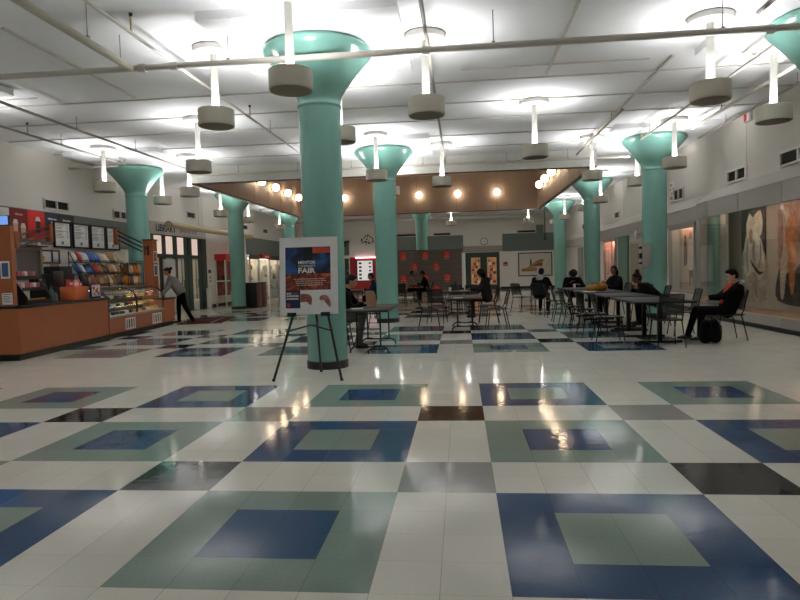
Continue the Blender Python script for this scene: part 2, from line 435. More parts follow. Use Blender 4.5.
# ------------------------------------------------------------------ columns
CAPP = [(.30, 3.70), (.315, 3.735), (.30, 3.77), (.305, 3.82), (.335, 3.90), (.40, 4.00), (.50, 4.14), (.62, 4.29), (.72, 4.40), (.765, 4.455), (.775, 4.49), (.76, 4.515), (.72, 4.55)]
def column(x, y, label):
    t = thing('mushroom_column', label, 'column', (x, y, 0), 0, 'teal mushroom columns')
    t['kind'] = 'thing'
    MB().lathe([(.285, .0), (.29, 1.2), (.30, 3.70)], 40).build('shaft', TEAL, t)
    MB().lathe(CAPP, 48).build('capital', TEAL, t)
    MB().lathe([(.285, 0), (.302, 0), (.302, .10), (.287, .115)], 40).build('base_band', BLACK, t)
    return t
for x, y, l in (
    (-1.84, 5.1, 'nearest teal column, standing right behind the poster easel'),
    (-1.84, 12.72, 'teal column behind the folding table with the paper bag'),
    (5.05, 12.72, 'teal column in front of the right wall, grey box on its side'),
    (-9.27, 13.75, 'teal column behind the snack counter'),
    (-8.72, 20.34, 'teal column beside the dark recycling bin'),
    (5.05, 20.34, 'teal column beyond the wood well, rising behind the yellow bag'),
    (5.05, 27.96, 'teal column just right of the framed building sketch'),
    (-8.72, 27.96, 'far teal column half hidden behind the easel poster'),
    (-1.84, 28.3, 'thin far teal column above the grey backdrop with red logos'),
    (5.05, 5.1, 'teal column whose flared capital just enters the top right corner')):
    column(x, y, l)

# ------------------------------------------------------------------ pendant lamps
LAMP = mat('lamp_glow', (255, 250, 238), .5, emit=97, emit_rgb=(253, 253, 255))
DRUMI = mat('drum_bottom_brown', (124, 114, 98), .6)
def make_lamp():
    t = thing('pendant_lamp', 'x', 'lamp', (0, 0, 0), 0, 'white drum pendant lamps on stems')
    MB().lathe([(.28, -.09), (.29, -.085), (.29, -.01), (.06, 0)], 32).build('ceiling_plate', WHITE, t)
    MB().cyl((0, 0, -1.02), (0, 0, -.05), .052, n=16).build('stem', WHITE, t)
    d = MB().lathe([(.0, -1.09), (.235, -1.09), (.24, -.885), (.252, -.88), (.26, -.885), (.26, -1.11), (.252, -1.12), (.0, -1.12)], 36).build('drum', BEIGE, t)
    MB().lathe([(.245, -1.1205), (.245, -1.124), (0, -1.124)], 32).build('bottom_plate', DRUMI, d)
    m = MB(); a = m.ring((0, 0, -.965), (0, 0, 1), .055, 28); b = m.ring((0, 0, -.965), (0, 0, 1), .20, 28); m.bridge(a, b)
    m.build('light_disc', LAMP, t, recalc=False)
    return t
lamp0 = make_lamp(); freeze(lamp0)
CN = {(-1.84, 5.1): 'the nearest teal column', (-1.84, 12.72): 'the column behind the paper bag table', (5.05, 12.72): 'the teal column with the grey box',
      (-8.72, 12.72): 'the column behind the snack counter', (-8.72, 20.34): 'the column beside the recycling bin', (5.05, 20.34): 'the column behind the yellow bag',
      (5.05, 27.96): 'the column near the building sketch', (-8.72, 27.96): 'the far column hidden by the poster', (-1.84, 27.96): 'the column above the logo backdrop', (5.05, 5.1): 'the capital in the top right corner'}
SIDE = {'n': 'in front of', 'f': 'behind', 'l': 'left of', 'r': 'right of'}
lamps = []
def lamp(x, y, label, dz=0):
    o = lamp0 if not lamps else dup(lamp0)
    o.location = (x, y, CZ+dz); o['label'] = label; lamps.append(o)
for (cx, cy), sides in {(-1.84, 5.1): 'nflr', (5.05, 5.1): 'lf', (-1.84, 12.72): 'nlrf', (5.05, 12.72): 'nfl', (-8.72, 12.72): 'nfr', (-8.72, 20.34): 'nf',
                        (5.05, 20.34): 'nf', (-8.72, 27.96): 'nr', (-1.84, 27.96): 'lrf', (5.05, 27.96): 'nlf'}.items():
    for s in sides:
        ex, ey = cx, cy
        d = 1.53
        x, y = {'n': (ex, ey-d), 'f': (ex, ey+d), 'l': (ex-d, ey), 'r': (ex+d, ey)}[s]
        lamp(x, y, 'white drum pendant lamp hanging %s %s' % (SIDE[s], CN[cx, cy]))
lamp(1.64, 8.95, 'white drum pendant lamp alone over the open floor between nearest and boxed columns')
lamp(-5.3, 8.95, 'white drum pendant lamp alone over the open floor before the snack counter')
# the same lamps go on over the part of the hall behind the photographer
for x, y in ((-1.95, -.97), (5.05, -.97), (-8.7, -.97), (1.55, 1.3), (-5.3, 1.3), (-8.7, 3.57), (-8.7, 6.6)):
    lamp(x, y, 'white drum pendant lamp over the near hall behind the photographer')
FILL_GLOW = mat('fill_light_glow', (255, 252, 246), .5, emit=85)  # added lights, hidden behind the well's beam, to brighten the far wall
for x, y, l in ((-7.2, 30.3, 'added round fill light at the far left end'), (-4.6, 30.3, 'added round fill light before the red wall'), (-3.3, 30.3, 'added round fill light behind the logo backdrop'), (.4, 30.3, 'added round fill light left of the green doors'), (1.9, 30.3, 'added round fill light before the green doors'), (4.4, 30.3, 'added round fill light before the framed sketch')):
    t = thing('fill_light', l, 'lamp', (x, y, CZ), 0, 'added round fill lights at the far end')
    MB().cyl((0, 0, -.09), (0, 0, 0), .15, n=24).build('housing', WHITE, t); MB().cyl((0, 0, -.094), (0, 0, -.09), .11, n=24).build('diffuser', FILL_GLOW, t)

# ------------------------------------------------------------------ globe lamps in the well
GLOBE = mat('globe_glow', (255, 214, 160), .4, emit=11, emit_rgb=(255, 226, 188))
BRASS = mat('brass_bracket', (170, 130, 70), .35, metal=.8)
def globe(x, y, nx, ny, label):
    t = thing('globe_lamp', label, 'lamp', (x, y, 5.03), 0, 'round glowing globe lamps in the wood lined well')
    MB().ell((nx*.2, ny*.2, 0), .16, seg=20, rg=14).build('globe', GLOBE, t)
    MB().cyl((0, 0, 0), (nx*.06, ny*.06, 0), .08, .06, 16).build('wall_mount', BRASS, t)
for k, x in enumerate((-5.56, -3.7, -1.85, .05, 1.95)):
    globe(x, RY1, 0, -1, ('glowing round globe lamp on the far wood wall, leftmost of it', 'glowing round globe lamp on the far wood wall behind the paper bag column', 'glowing round globe lamp on the far wood wall, just right of the middle column',
                          'glowing round globe lamp on the far wood wall, second right of the column', 'glowing round globe lamp on the far wood wall, third right of the column')[k])
ORD = ('nearest', 'second', 'third', 'fourth')
for k, y in enumerate((20.5, 22.4, 24.3, 26.2)): globe(RX0, y, 1, 0, 'glowing globe lamp on the left wood wall of the well, %s in its row' % ORD[k])
for k, y in enumerate((19.2, 21.1, 23.0, 24.9)): globe(RX1, y, -1, 0, 'glowing globe lamp on the right wood wall of the well, %s in its row' % ORD[k])

# ------------------------------------------------------------------ pipes under the ceiling
def pipe(pts, r, label, m=PIPE, hang=(), heads=(), couplings=(), end=None):
    t = thing('sprinkler_pipe', label, 'pipe', pts[0], 0, 'pipes under the ceiling')
    o = Vec(pts[0]); P = [Vec(p)-o for p in pts]
    b = MB().tube(P, r, 12)
    for c, ax in couplings:
        c = Vec(c)-o; ax = Vec(ax)
        b.cyl(c-ax*.05, c+ax*.05, r*1.35, n=14)
    b.build('run', m, t)
    for h in hang:
        h = Vec(h)-o
        k = MB(); k.cyl(h+Vec((0, 0, r*.9)), (h.x, h.y, CZ-o.z), .007, n=6); k.lathe([(r*1.25, -.015), (r*1.25, .015)], 12, c=h) if 0 else None
        k.box(h.x-.02, h.x+.02, h.y-.02, h.y+.02, h.z+r*.8, h.z+r*1.5)
        k.build('hanger', PIPED, t)
    for h in heads:
        h = Vec(h)-o
        k = MB(); k.cyl(h, h+Vec((0, 0, .2)), .014, n=8); k.cyl(h+Vec((0, 0, .2)), h+Vec((0, 0, .24)), .02, .026, 8, mi=1)
        k.build('sprinkler_head', [BEIGED, BLKM], t)
    return t
pipe([(XL+.05, 4.42, 4.2), (XR-.05, 4.36, 4.2)], .042, 'thick white pipe crossing the whole hall in front of the nearest column', PIPE,
     hang=[(x, 4.4, 4.2) for x in (-7.2, -4.4, -2.9, .6, 3.4)], couplings=[((x, 4.4, 4.2), (1, 0, 0)) for x in (-4.1, -3.65, -.26, 3.95)])
pipe([(-4.25, -5, 4.2), (-4.25, 4.37, 4.2)], .05, 'thick beige pipe running towards the viewer at top left, ending at the cross pipe', BEIGE, hang=[(-4.25, y, 4.2) for y in (-2, 1, 3.4)])
pipe([(-3.87, -5, 4.4), (-3.87, 13.5, 4.4)], .022, 'thin sprinkler pipe passing left of the nearest column', PIPE, hang=[(-3.87, y, 4.4) for y in (2, 6.2, 9.4, 12)], heads=[(-3.87, 3.72, 4.4), (-3.87, 8.1, 4.4)])
pipe([(-.26, -5, 4.4), (-.26, 14.3, 4.4)], .026, 'thin dark sprinkler pipe passing right of the nearest column', PIPED, hang=[(-.5, 5.2, 4.4)][:0], heads=[(-.26, 3.2, 4.4), (-.26, 8.2, 4.4)], couplings=[((-.26, 5.05, 4.4), (0, 1, 0))])
pipe([(-7.55, -5, 4.4), (-7.55, 13.9, 4.4)], .026, 'thin grey pipe passing over the snack counter', PIPED, hang=[(-7.55, y, 4.4) for y in (8.3, 10.6)])
pipe([(-8.76, -5, 4.4), (-8.76, 12.3, 4.4)], .024, 'thin grey sprinkler pipe ending before the counter column', PIPED, hang=[(-8.76, y, 4.4) for y in (9.6, 12.0)], heads=[(-8.76, 8.5, 4.4), (-8.76, 12.27, 4.4)])
pipe([(4.57, -5, 4.4), (4.57, 12.1, 4.4)], .024, 'thin white sprinkler pipe ending before the boxed column at right', PIPE, hang=[(4.57, y, 4.4) for y in (8.2, 11.4)], heads=[(4.57, 12.06, 4.4)])
pipe([(3.8, -5, 4.4), (3.8, 4.36, 4.4)], .03, 'short dark pipe coming over the cross pipe at right', PIPED)
pipe([(5.45, -5, 4.43), (5.45, 11.2, 4.43)], .032, 'pale pipe closest to the right wall, in front of its neighbour', PIPE, hang=[(5.45, y, 4.43) for y in (7.4, 9.6)])
pipe([(6.1, -5, 4.46), (6.1, 12.6, 4.46)], .026, 'grey pipe running tight along the top of the right wall', PIPED, hang=[(6.1, y, 4.46) for y in (8.0, 11.0)])
pipe([(3.45, 9.4, 4.5), (3.45, 14.4, 4.5)], .028, 'grey pipe over the right tables leading to the wood well', PIPED, hang=[(3.45, y, 4.5) for y in (10.3, 12.9)])
pipe([(RX0, RY0-.35, 4.38), (RX1+1.0, RY0-.35, 4.38)], .035, 'white pipe along the near edge of the wood well', PIPE, hang=[(x, RY0-.35, 4.38) for x in (-6.4, -4.6, -3.0, -.9, 1.5, 3.2)])
pipe([(-10.3, 12.2, 4.35), (-8.9, 12.2, 4.35)], .03, 'short dark pipe stub at the left wall by the counter column', PIPED)
pipe([(XL+.2, 34, 4.42), (XR-.2, 34, 4.42)], .12, 'thick white pipe crossing below the far ceiling', PIPE)
pipe([(-6.9, 24.2, 4.15-.2), (-6.9, 24.2, 4.3), (-6.9, 27, 4.3)], .03, 'x', PIPE) if 0 else None
# tan duct by the library front
t = thing('air_duct', 'round tan duct with closed end above the library doors', 'duct', (-9.85, 16.9, 3.16))
MB().cyl((0, 0, 0), (0, 8.5, 0), .11, n=20).build('run', BEIGED, t)
MB().cyl((0, -.03, 0), (0, .05, 0), .125, n=20).build('end_cap', mat('duct_cap_tan', (160, 140, 112), .5), t)
for y in (2.5, 6): MB().cyl((0, y, .1), (0, y, 1.5), .008, n=6).build('hanger', PIPED, t)
# dark hanging rod, far right
t = thing('hanging_rod', 'black rod hanging from the ceiling before the framed sketch', 'rod', (4.6, 30, 2.75))
MB().cyl((0, 0, .1), (0, 0, 1.9), .03, n=8).build('rod', BLKM, t); MB().cyl((0, 0, 0), (0, 0, .16), .055, n=10).build('handle', BLKM, t)

# ------------------------------------------------------------------ air vents high on the walls
def vent(side, y, z0, w, h, label, n=2):
    """grille on the left (L), right (R) or back (B) wall; y runs along that wall"""
    M = {'L': axes((0, 1, 0), (0, 0, 1), (XL, y, z0)), 'R': axes((0, -1, 0), (0, 0, 1), (XR, y, z0)), 'B': axes((1, 0, 0), (0, 0, 1), (y, YF-.0, z0))}[side]
    t = thing('air_vent', label, 'vent', M.translation, 0, 'dark air vents high on the walls')
    M3 = M.to_3x3().to_4x4()
    b = MB(); e = .04
    for q in ((-w/2-e, w/2+e, -e, 0), (-w/2-e, w/2+e, h, h+e), (-w/2-e, -w/2, 0, h), (w/2, w/2+e, 0, h)): b.box(q[0], q[1], q[2], q[3], 0, .05, M=M3)
    for k in range(1, n): x = -w/2+w*k/n; b.box(x-.025, x+.025, 0, h, 0, .05, M=M3)
    b.build('frame', WALL, t, smooth=False)
    for k in range(n):
        xa, xb = -w/2+w*k/n, -w/2+w*(k+1)/n
        g = MB(); g.box(xa, xb, 0, h, 0, .006, M=M3)
        for j in range(5):
            zz = h*(j+.3)/5; g.box(xa, xb, zz, zz+.008, 0, .035, M=M3)
        g.build('louver', BLACK, t, smooth=False)
for y, z, w, h, l, n in ((9.0, 3.25, .9, .2, 'dark double wall vent above the white poster at the left edge', 2), (11.85, 3.24, .95, .2, 'dark double wall vent above the menu boards', 2),
    (14.95, 3.24, .72, .2, 'dark double wall vent just left of the counter column', 2), (20.15, 3.67, .72, .2, 'dark wall vent above the tan duct', 1), (26.3, 3.6, .8, .2, 'dark wall vent just right of the bin column', 1),
    (29.6, 3.6, .8, .2, 'small dark wall vent above the lit shop windows', 1)): vent('L', y, z, w, h, l, n)
for y, z, w, h, l, n in ((8.7, 3.24, 1.3, .22, 'dark vent on the right wall, above the orange robed print', 2), (11.35, 3.24, .9, .22, 'dark vent above the big showcase, centre of the right wall', 2), (15.2, 3.22, .75, .27, 'dark double vent beside the orange lettered notice', 2),
    (22.4, 3.25, .7, .22, 'dark vent between the boxed column and the yellow bag column', 1), (29.3, 3.25, .7, .22, 'small dark vent behind the yellow bag column', 1)): vent('R', y, z, w, h, l, n)
for x, w, l in ((-3.3, 1.4, 'long dark slot vent above the backdrop, left of the thin far column'), (-1.02, 1.05, 'long dark slot vent above the backdrop, right of the thin far column'), (4.25, 1.1, 'long dark slot vent above the framed building sketch')): vent('B', x, 3.5, w, .13, l, 1)
tag(MB().box(4.85, 5.3, YF-.12, YF, 3.45, 3.95).build('junction_panel', BAND, smooth=False), 'grey square panel on the far wall beside the hanging rod', 'panel')
# ------------------------------------------------------------------ big showcase along the right wall
WARM = mat('warm_strip_glow', (255, 224, 196), .5, emit=12, emit_rgb=(255, 222, 200))
VIN = mat('showcase_beige_lining', (176, 162, 148), .7, noise=.03)
VFL = mat('showcase_wood_floor', (150, 112, 86), .45, noise=.08)
VX, VY0, VY1 = 6.05, 1.2, 12.62
t = thing('display_showcase', 'long built-in glass showcase with grey panels along the right wall', 'showcase', (VX, 7, 0))
def vb(name, m, boxes, parent=t, sm=False):
    b = MB()
    for q in boxes: b.box(q[0]-VX, q[1]-VX, q[2]-7, q[3]-7, q[4], q[5])
    return b.build(name, m, parent, smooth=sm)
seams = [1.2, 3.05, 4.85, 6.65, 8.45, 10.27, 11.96, 12.62]
for a, c in zip(seams, seams[1:]): vb('fascia_panel', GREYP, [(VX, VX+.05, a+.006, c-.006, 2.44, 2.83)])
ps = [1.2, 2.9, 4.75, 6.6, 8.45, 10.3, 12.62]
for a, c in zip(ps, ps[1:]): vb('plinth_panel', GREYP, [(VX, VX+.05, a+.006, c-.006, .1, .29)])
vb('backing', BLACK, [(VX+.03, VX+.07, VY0, VY1, 2.44, 2.83), (VX+.03, VX+.07, VY0, VY1, .1, .28)])
vb('toe_kick', BLACK, [(VX+.06, VX+.12, VY0, VY1, 0, .1)])
vb('wood_floor', VFL, [(VX+.06, XR+.35, VY0, VY1-.05, .24, .30)])
vb('lining', VIN, [(XR+.30, XR+.349, VY0, VY1, .3, 2.6)])
vb('soffit', VIN, [(VX+.07, XR+.35, VY0, VY1, 2.6, 2.66)])
vb('end_panel', GREYP, [(VX, XR+.35, VY1, VY1+.04, 0, 2.84), (VX, VX+.07, VY1-.12, VY1, .29, 2.44)])
vb('end_panel', GREYP, [(VX, XR+.35, VY0-.04, VY0, 0, 2.84)])
b = MB(); b.prism([(-.01, VY0-7-.04, 2.83), (XR-VX, VY0-7-.04, 3.16), (XR-VX, VY0-7-.04, 2.83)], (0, VY1-VY0+.1, 0)); b.build('sloping_top', SLOPE, t, smooth=False)
vb('light_strip', WARM, [(VX+.12, VX+.17, VY0+.2, VY1-.3, 2.57, 2.59)])
for a, c in ((1.22, 3.0), (3.0, 5.05), (5.05, 7.1), (7.1, 9.14), (9.15, 11.3), (11.31, 12.5)): vb('glass_pane', GLASS, [(VX+.02, VX+.028, a, c, .29, 2.44)])
vb('reflection_strip', mat('dull_teal_paint', (94, 128, 116), .5), [(XR-.22, XR-.1, 12.1, 12.56, .3, 2.6)])  # teal strip painted in as the column's reflection in the glass
vb('inner_board', GREYP, [(XR-.1, XR-.04, 11.75, 12.08, .3, 2.6)])
vb('ledge_trim', SLOPE, [(VX-.015, VX+.06, VY0, VY1, .285, .3)])

# two large figure prints inside, each a flat printed sheet
def blob(cx, cz, pts, n=22):
    """smooth closed outline through the given points (offsets)"""
    P = [Vec((cx+p[0], cz+p[1], 0)) for p in pts]; out = []
    m = len(P)
    for k in range(m):
        a, b_, c, d = P[k-1], P[k], P[(k+1) % m], P[(k+2) % m]
        for q in range(4):
            s_ = q/4
            out.append(.5*((2*b_)+(-a+c)*s_+(2*a-5*b_+4*c-d)*s_*s_+(-a+3*b_-3*c+d)*s_**3))
    return [(p.x, p.y) for p in out]
def art(name, label, M, w, h, base, shapes, parts_named=()):
    """shapes: (part name, material, outline in metres from the sheet's lower left, layer)"""
    t = thing(name, label, 'print', M.translation, 0)
    M3 = M.to_3x3().to_4x4()
    MB().box(0, w, 0, h, 0, .01, M=M3).build('sheet', base, t, smooth=False)
    for nm, m, o, ly in shapes:
        b = MB(); z = .0105+.0012*ly
        vs = [b.bm.verts.new(M3 @ Vec((x, y, z))) for x, y in o]
        f = b.bm.faces.new(vs); bmesh.ops.triangulate(b.bm, faces=[f])
        b.build(nm, m, t, smooth=False)
    return t
CLOTH1 = print_mat('pale_drapery_print', [(.3, (166, 154, 140)), (.5, (192, 180, 166)), (.7, (212, 202, 188))], 3, detail=2, dist=1)
CREAM1 = print_mat('cream_headdress_print', [(.3, (200, 190, 170)), (.7, (232, 224, 206))], 5)
SKINP = print_mat('printed_skin', [(.35, (150, 104, 84)), (.65, (196, 152, 124))], 8)
FOLD = print_mat('drapery_fold_print', [(.3, (122, 110, 98)), (.7, (150, 138, 124))], 4)
DARKP = print_mat('dark_backdrop_print', [(.3, (30, 27, 26)), (.7, (62, 52, 48))], 3)
M = axes((0, -1, 0), (0, 0, 1), (XR+.29, 11.82, .5))
art('figure_print', 'tall print of a pale draped figure on black, above the seated man', M, 1.18, 2.15, DARKP, [
    ('pale_ground', print_mat('stone_print', [(.3, (140, 126, 112)), (.7, (182, 166, 148))], 3), blob(0, 0, [(.01, .01), (1.17, .01), (1.17, 1.0), (.85, 1.05), (.5, 1.0), (.2, 1.15), (.01, .95)]), 0),
    ('drapery', CLOTH1, blob(0, 0, [(.2, .5), (.12, 1.0), (.25, 1.45), (.55, 1.6), (.8, 1.5), (1.05, 1.2), (1.12, .7), (.9, .42), (.6, .62)]), 1),
    ('headdress', CREAM1, blob(0, 0, [(.32, 1.4), (.26, 1.7), (.42, 1.95), (.58, 1.86), (.7, 1.92), (.95, 1.98), (1.06, 1.7), (.98, 1.45), (.7, 1.38), (.5, 1.46)]), 2),
    ('face', SKINP, blob(0, 0, [(.42, 1.32), (.4, 1.52), (.5, 1.6), (.58, 1.5), (.56, 1.33), (.49, 1.25)]), 3),
    ('fold', DARKP, blob(0, 0, [(.45, .9), (.6, .72), (.9, .55), (1.1, .62), (.9, .63), (.62, .8)]), 3),
    ('fold', FOLD, blob(0, 0, [(.3, 1.3), (.26, .9), (.34, .6), (.38, .62), (.33, .9), (.35, 1.28)]), 3), ('fold', FOLD, blob(0, 0, [(.62, 1.3), (.55, 1.05), (.66, .8), (.7, .82), (.62, 1.05), (.68, 1.28)]), 3),
    ('fold', FOLD, blob(0, 0, [(.92, 1.3), (.95, 1.0), (.85, .72), (.9, .7), (1.0, 1.0), (.97, 1.28)]), 3),
    ('leg', SKINP, blob(0, 0, [(.42, .05), (.38, .3), (.42, .52), (.52, .5), (.5, .25), (.52, .05)]), 2),
    ('leg', SKINP, blob(0, 0, [(.72, .05), (.68, .3), (.7, .5), (.8, .48), (.8, .25), (.82, .05)]), 2)])
M = axes((0, -1, 0), (0, 0, 1), (XR+.29, 10.1, .5))
art('figure_print', 'tall print of an orange robed figure beside a seated youth, at right edge', M, 1.55, 2.1, print_mat('rose_brown_print', [(.3, (120, 84, 74)), (.55, (170, 128, 112)), (.75, (196, 160, 140))], 2.4, dist=2), [
    ('dark_ground', DARKP, blob(0, 0, [(.01, .01), (1.54, .01), (1.54, .7), (1.2, .6), (.9, .8), (.5, .5), (.2, .7), (.01, .6)]), 0),
    ('pale_limbs', print_mat('pale_limb_print', [(.3, (150, 126, 108)), (.7, (205, 184, 162))], 7), blob(0, 0, [(.12, .1), (.1, .7), (.25, 1.3), (.2, 1.75), (.42, 1.95), (.55, 1.6), (.45, 1.0), (.32, .5), (.25, .1)]), 1),
    ('orange_robe', print_mat('orange_robe_print', [(.3, (150, 84, 46)), (.5, (186, 112, 64)), (.7, (212, 152, 104))], 4, detail=2, dist=1), blob(0, 0, [(.5, .25), (.42, .9), (.3, 1.35), (.5, 1.85), (.68, 1.9), (.74, 1.3), (.7, .7), (.62, .2)]), 2),
    ('head', SKINP, blob(0, 0, [(.48, 1.8), (.46, 1.96), (.55, 2.06), (.65, 1.98), (.63, 1.82)]), 3),
    ('seated_figure', print_mat('seated_skin_print', [(.3, (130, 96, 76)), (.7, (210, 176, 150))], 6), blob(0, 0, [(.95, .1), (.9, .8), (.85, 1.2), (.98, 1.42), (1.2, 1.42), (1.3, 1.1), (1.22, .75), (1.3, .3), (1.15, .1), (1.1, .6)]), 2),
    ('youth_head', SKINP, blob(0, 0, [(1.02, 1.4), (1.0, 1.6), (1.12, 1.7), (1.22, 1.58), (1.2, 1.42)]), 3),
    ('youth_hair', DARKP, blob(0, 0, [(1.0, 1.58), (1.02, 1.7), (1.12, 1.76), (1.23, 1.7), (1.24, 1.56), (1.15, 1.64)]), 4)])
# second, smaller showcase with a lit poster
t = thing('display_showcase', 'smaller lit wall showcase between the boxed column and the big showcase', 'showcase', (XR, 14.96, .5))
def wb(name, m, x0, x1, y0, y1, z0, z1): return MB().box(x0, x1, y0, y1, z0, z1).build(name, m, t, smooth=False)
wb('lining', VIN, .27, .299, -1.06, 1.06, 0, 2.0)
b = MB()
for q in ((-1.06, -.98, 0, 2.0), (.98, 1.06, 0, 2.0), (-.98, .98, 0, .08), (-.98, .98, 1.84, 2.0)): b.box(-.06, .03, q[0], q[1], q[2], q[3])
b.build('frame', GREYP, t, smooth=False)
wb('glass_pane', GLASS, -.02, -.015, -.98, .98, .08, 1.84)
wb('light_strip', WARM, .03, .07, -.9, .9, 1.94, 1.97)
M = axes((0, -1, 0), (0, 0, 1), (XR+.262, 15.75, .62))
FIGD = print_mat('dark_coat_print', [(.3, (26, 20, 20)), (.7, (52, 38, 36))], 6)
FIGW = print_mat('white_coat_print', [(.3, (190, 176, 164)), (.7, (228, 216, 204))], 5)
art('standing_figures_print', 'print of a dark and a white coated figure in the smaller showcase', M, 1.3, 1.8, print_mat('pink_beige_print', [(.3, (196, 158, 138)), (.7, (216, 184, 164))], 2), [
    ('dark_figure', FIGD, blob(0, 0, [(.15, .7), (.15, 1.2), (.22, 1.4), (.32, 1.4), (.42, 1.2), (.42, .75), (.3, .65)]), 0),
    ('white_figure', FIGW, blob(0, 0, [(.5, .6), (.5, 1.2), (.6, 1.45), (.8, 1.45), (.95, 1.2), (.98, .62), (.75, .52)]), 1),
    ('trousers', FIGD, blob(0, 0, [(.62, .05), (.58, .35), (.6, .6), (.9, .6), (.94, .3), (.9, .05), (.77, .35)]), 0),
    ('head', FIGD, blob(0, 0, [(.24, 1.38), (.2, 1.5), (.27, 1.58), (.34, 1.5), (.31, 1.38)]), 2),
    ('head', SKINP, blob(0, 0, [(.64, 1.42), (.6, 1.55), (.7, 1.66), (.8, 1.55), (.76, 1.42)]), 2)])
# third lit poster bay further on
t = thing('display_showcase', 'narrow pink lit wall showcase seen just right of the yellow bag column', 'showcase', (XR, 23.68, .6))
b = MB()
for q in ((-1.06, -.96, 0, 1.9), (.96, 1.06, 0, 1.9), (-.96, .96, 0, .06), (-.96, .96, 1.73, 1.9)): b.box(-.06, .03, q[0], q[1], q[2], q[3])
b.build('frame', GREYP, t, smooth=False)
wb('lining', VIN, .27, .299, -1.06, 1.06, 0, 1.9); wb('glass_pane', GLASS, -.02, -.015, -.96, .96, .06, 1.73)
wb('light_strip', mat('pink_strip_glow', (255, 200, 190), .5, emit=22, emit_rgb=(255, 176, 160)), .03, .1, -.9, .9, 1.78, 1.83)
M = axes((0, -1, 0), (0, 0, 1), (XR+.262, 24.4, .7))
art('violet_figure_print', 'print of a violet draped figure inside the narrow pink lit showcase', M, 1.4, 1.7, print_mat('pink_print', [(.3, (226, 170, 158)), (.7, (240, 206, 192))], 2), [
    ('violet_robe', print_mat('violet_print', [(.3, (70, 44, 78)), (.7, (140, 90, 120))], 6), blob(0, 0, [(.2, .1), (.2, .8), (.35, 1.4), (.6, 1.55), (.8, 1.2), (.7, .8), (.85, .4), (.7, .08)]), 0),
    ('pale_figure', print_mat('rose_skin_print', [(.3, (226, 180, 164)), (.7, (244, 216, 204))], 5), blob(0, 0, [(.4, .3), (.42, .9), (.5, 1.3), (.66, 1.3), (.8, .9), (.9, .5), (.7, .35)]), 1)])
# notices and fittings on the right wall and the boxed column
ORT = mat('orange_print', (188, 110, 66), .6)
t = thing('wall_notice', 'tall white notice with orange lettering beside a vent, right of the boxed column', 'sign', (XR-.012, 15.82, 3.2))
MB().box(0, .012, -.23, .23, 0, .6).build('board', PAPER, t, smooth=False)
b = MB()
for k in range(4):
    z = .07+.13*k
    for j in range(3):
        if (k+j) % 4 != 3: b.box(-.003, 0, -.17+.12*j, -.17+.12*j+.085, z, z+.085)
b.build('lettering', ORT, t, smooth=False)
t = thing('exit_sign', 'small red and white sign high on the right wall under the ceiling', 'sign', (XR-.07, 10.75, 4.42))
MB().box(0, .07, -.14, .14, 0, .2).build('housing', PAPER, t, smooth=False); MB().box(-.004, 0, -.02, .125, .02, .18).build('red_face', RED, t, smooth=False)
t = thing('column_cabinet', 'grey metal box with black holders fixed to the side of a teal column', 'cabinet', (4.74, 12.45, 1.3))
MB().box(-.1, .12, -.12, .2, 0, .58, bev=.01).build('box', GREYP, t)
for z, h in ((.06, .05), (.2, .13), (.44, .06)): MB().box(-.16, -.1, -.1, .06, z, z+h, bev=.004).build('black_holder', BLKM, t)
t = thing('oval_sign', 'small pale oval sign on the grey band above the tan doorway', 'sign', (XR-.1, 19.5, 2.4))
MB().cyl((0, 0, 0), (.015, 0, 0), .17, n=28).build('plate', PAPER, t)
# ------------------------------------------------------------------ snack counter (all along one slightly turned line)
CA = Vec((-7.4, 6.14, 0)); CPHI = math.atan2(.65, 6.96)
CM = Matrix.Translation(CA) @ Matrix.Rotation(CPHI, 4, 'Z')
def cw(d, s_, z=0): return CM @ Vec((-d, s_, z))       # depth behind the front line, run along it
def cthing(name, label, cat, d, s_, z=0, group=None, turn=0): return thing(name, label, cat, cw(d, s_, z), CPHI+turn, group)
BTOP = mat('black_stone_top', (34, 32, 32), .25, noise=.2, scale=40)
BRASSY = mat('brown_case_top', (120, 92, 72), .4)
t = cthing('service_counter', 'long orange service counter with black top at left edge of the photo', 'counter', 0, 0)
MB().box(-.66, 0, .0, 3.24, .12, .90).build('body', ORNG, t, smooth=False)
MB().box(-.64, -.06, .05, 3.24, 0, .12).build('toe_kick', BLACK, t, smooth=False)
MB().box(-.68, .03, -.03, 3.27, .90, .95, bev=.006).build('worktop', BTOP, t)
MB().box(-.001, .002, 3.225, 3.24, .12, .9).build('joint', BLACK, t, smooth=False)
t = cthing('case_cabinet', 'orange cabinet with two white grilles carrying the glass pastry cases', 'cabinet', 0, 3.25)
MB().box(-.62, 0, 0, 3.2, .12, .48).build('body', ORNG, t, smooth=False)
MB().box(-.6, -.06, 0, 3.2, 0, .12).build('toe_kick', BLACK, t, smooth=False)
for s0, s1 in ((.79, 1.32), (2.39, 2.96)):
    b = MB(); z0, z1 = .15, .42
    b.box(0, .02, s0, s1, z0, z0+.035); b.box(0, .02, s0, s1, z1-.035, z1); b.box(0, .02, s0, s0+.035, z0, z1); b.box(0, .02, s1-.035, s1, z0, z1)
    for k in range(1, 4): y = s0+(s1-s0)*k/4; b.box(0, .018, y-.022, y+.022, z0, z1)
    g = b.build('vent_grille', PAPER, t, smooth=False)
    MB().box(0, .004, s0+.02, s1-.02, z0+.02, z1-.02).build('dark_backing', BLACK, g, smooth=False)
t = cthing('end_counter', 'short orange counter end with black top where the woman leans', 'counter', 0, 6.46)
MB().box(-.38, 0, 0, .80, .12, .74).build('body', ORNG, t, smooth=False)
MB().box(-.36, -.05, 0, .76, 0, .12).build('toe_kick', BLACK, t, smooth=False)
MB().box(-.40, .03, 0, .84, .74, .785, bev=.006).build('worktop', BTOP, t)

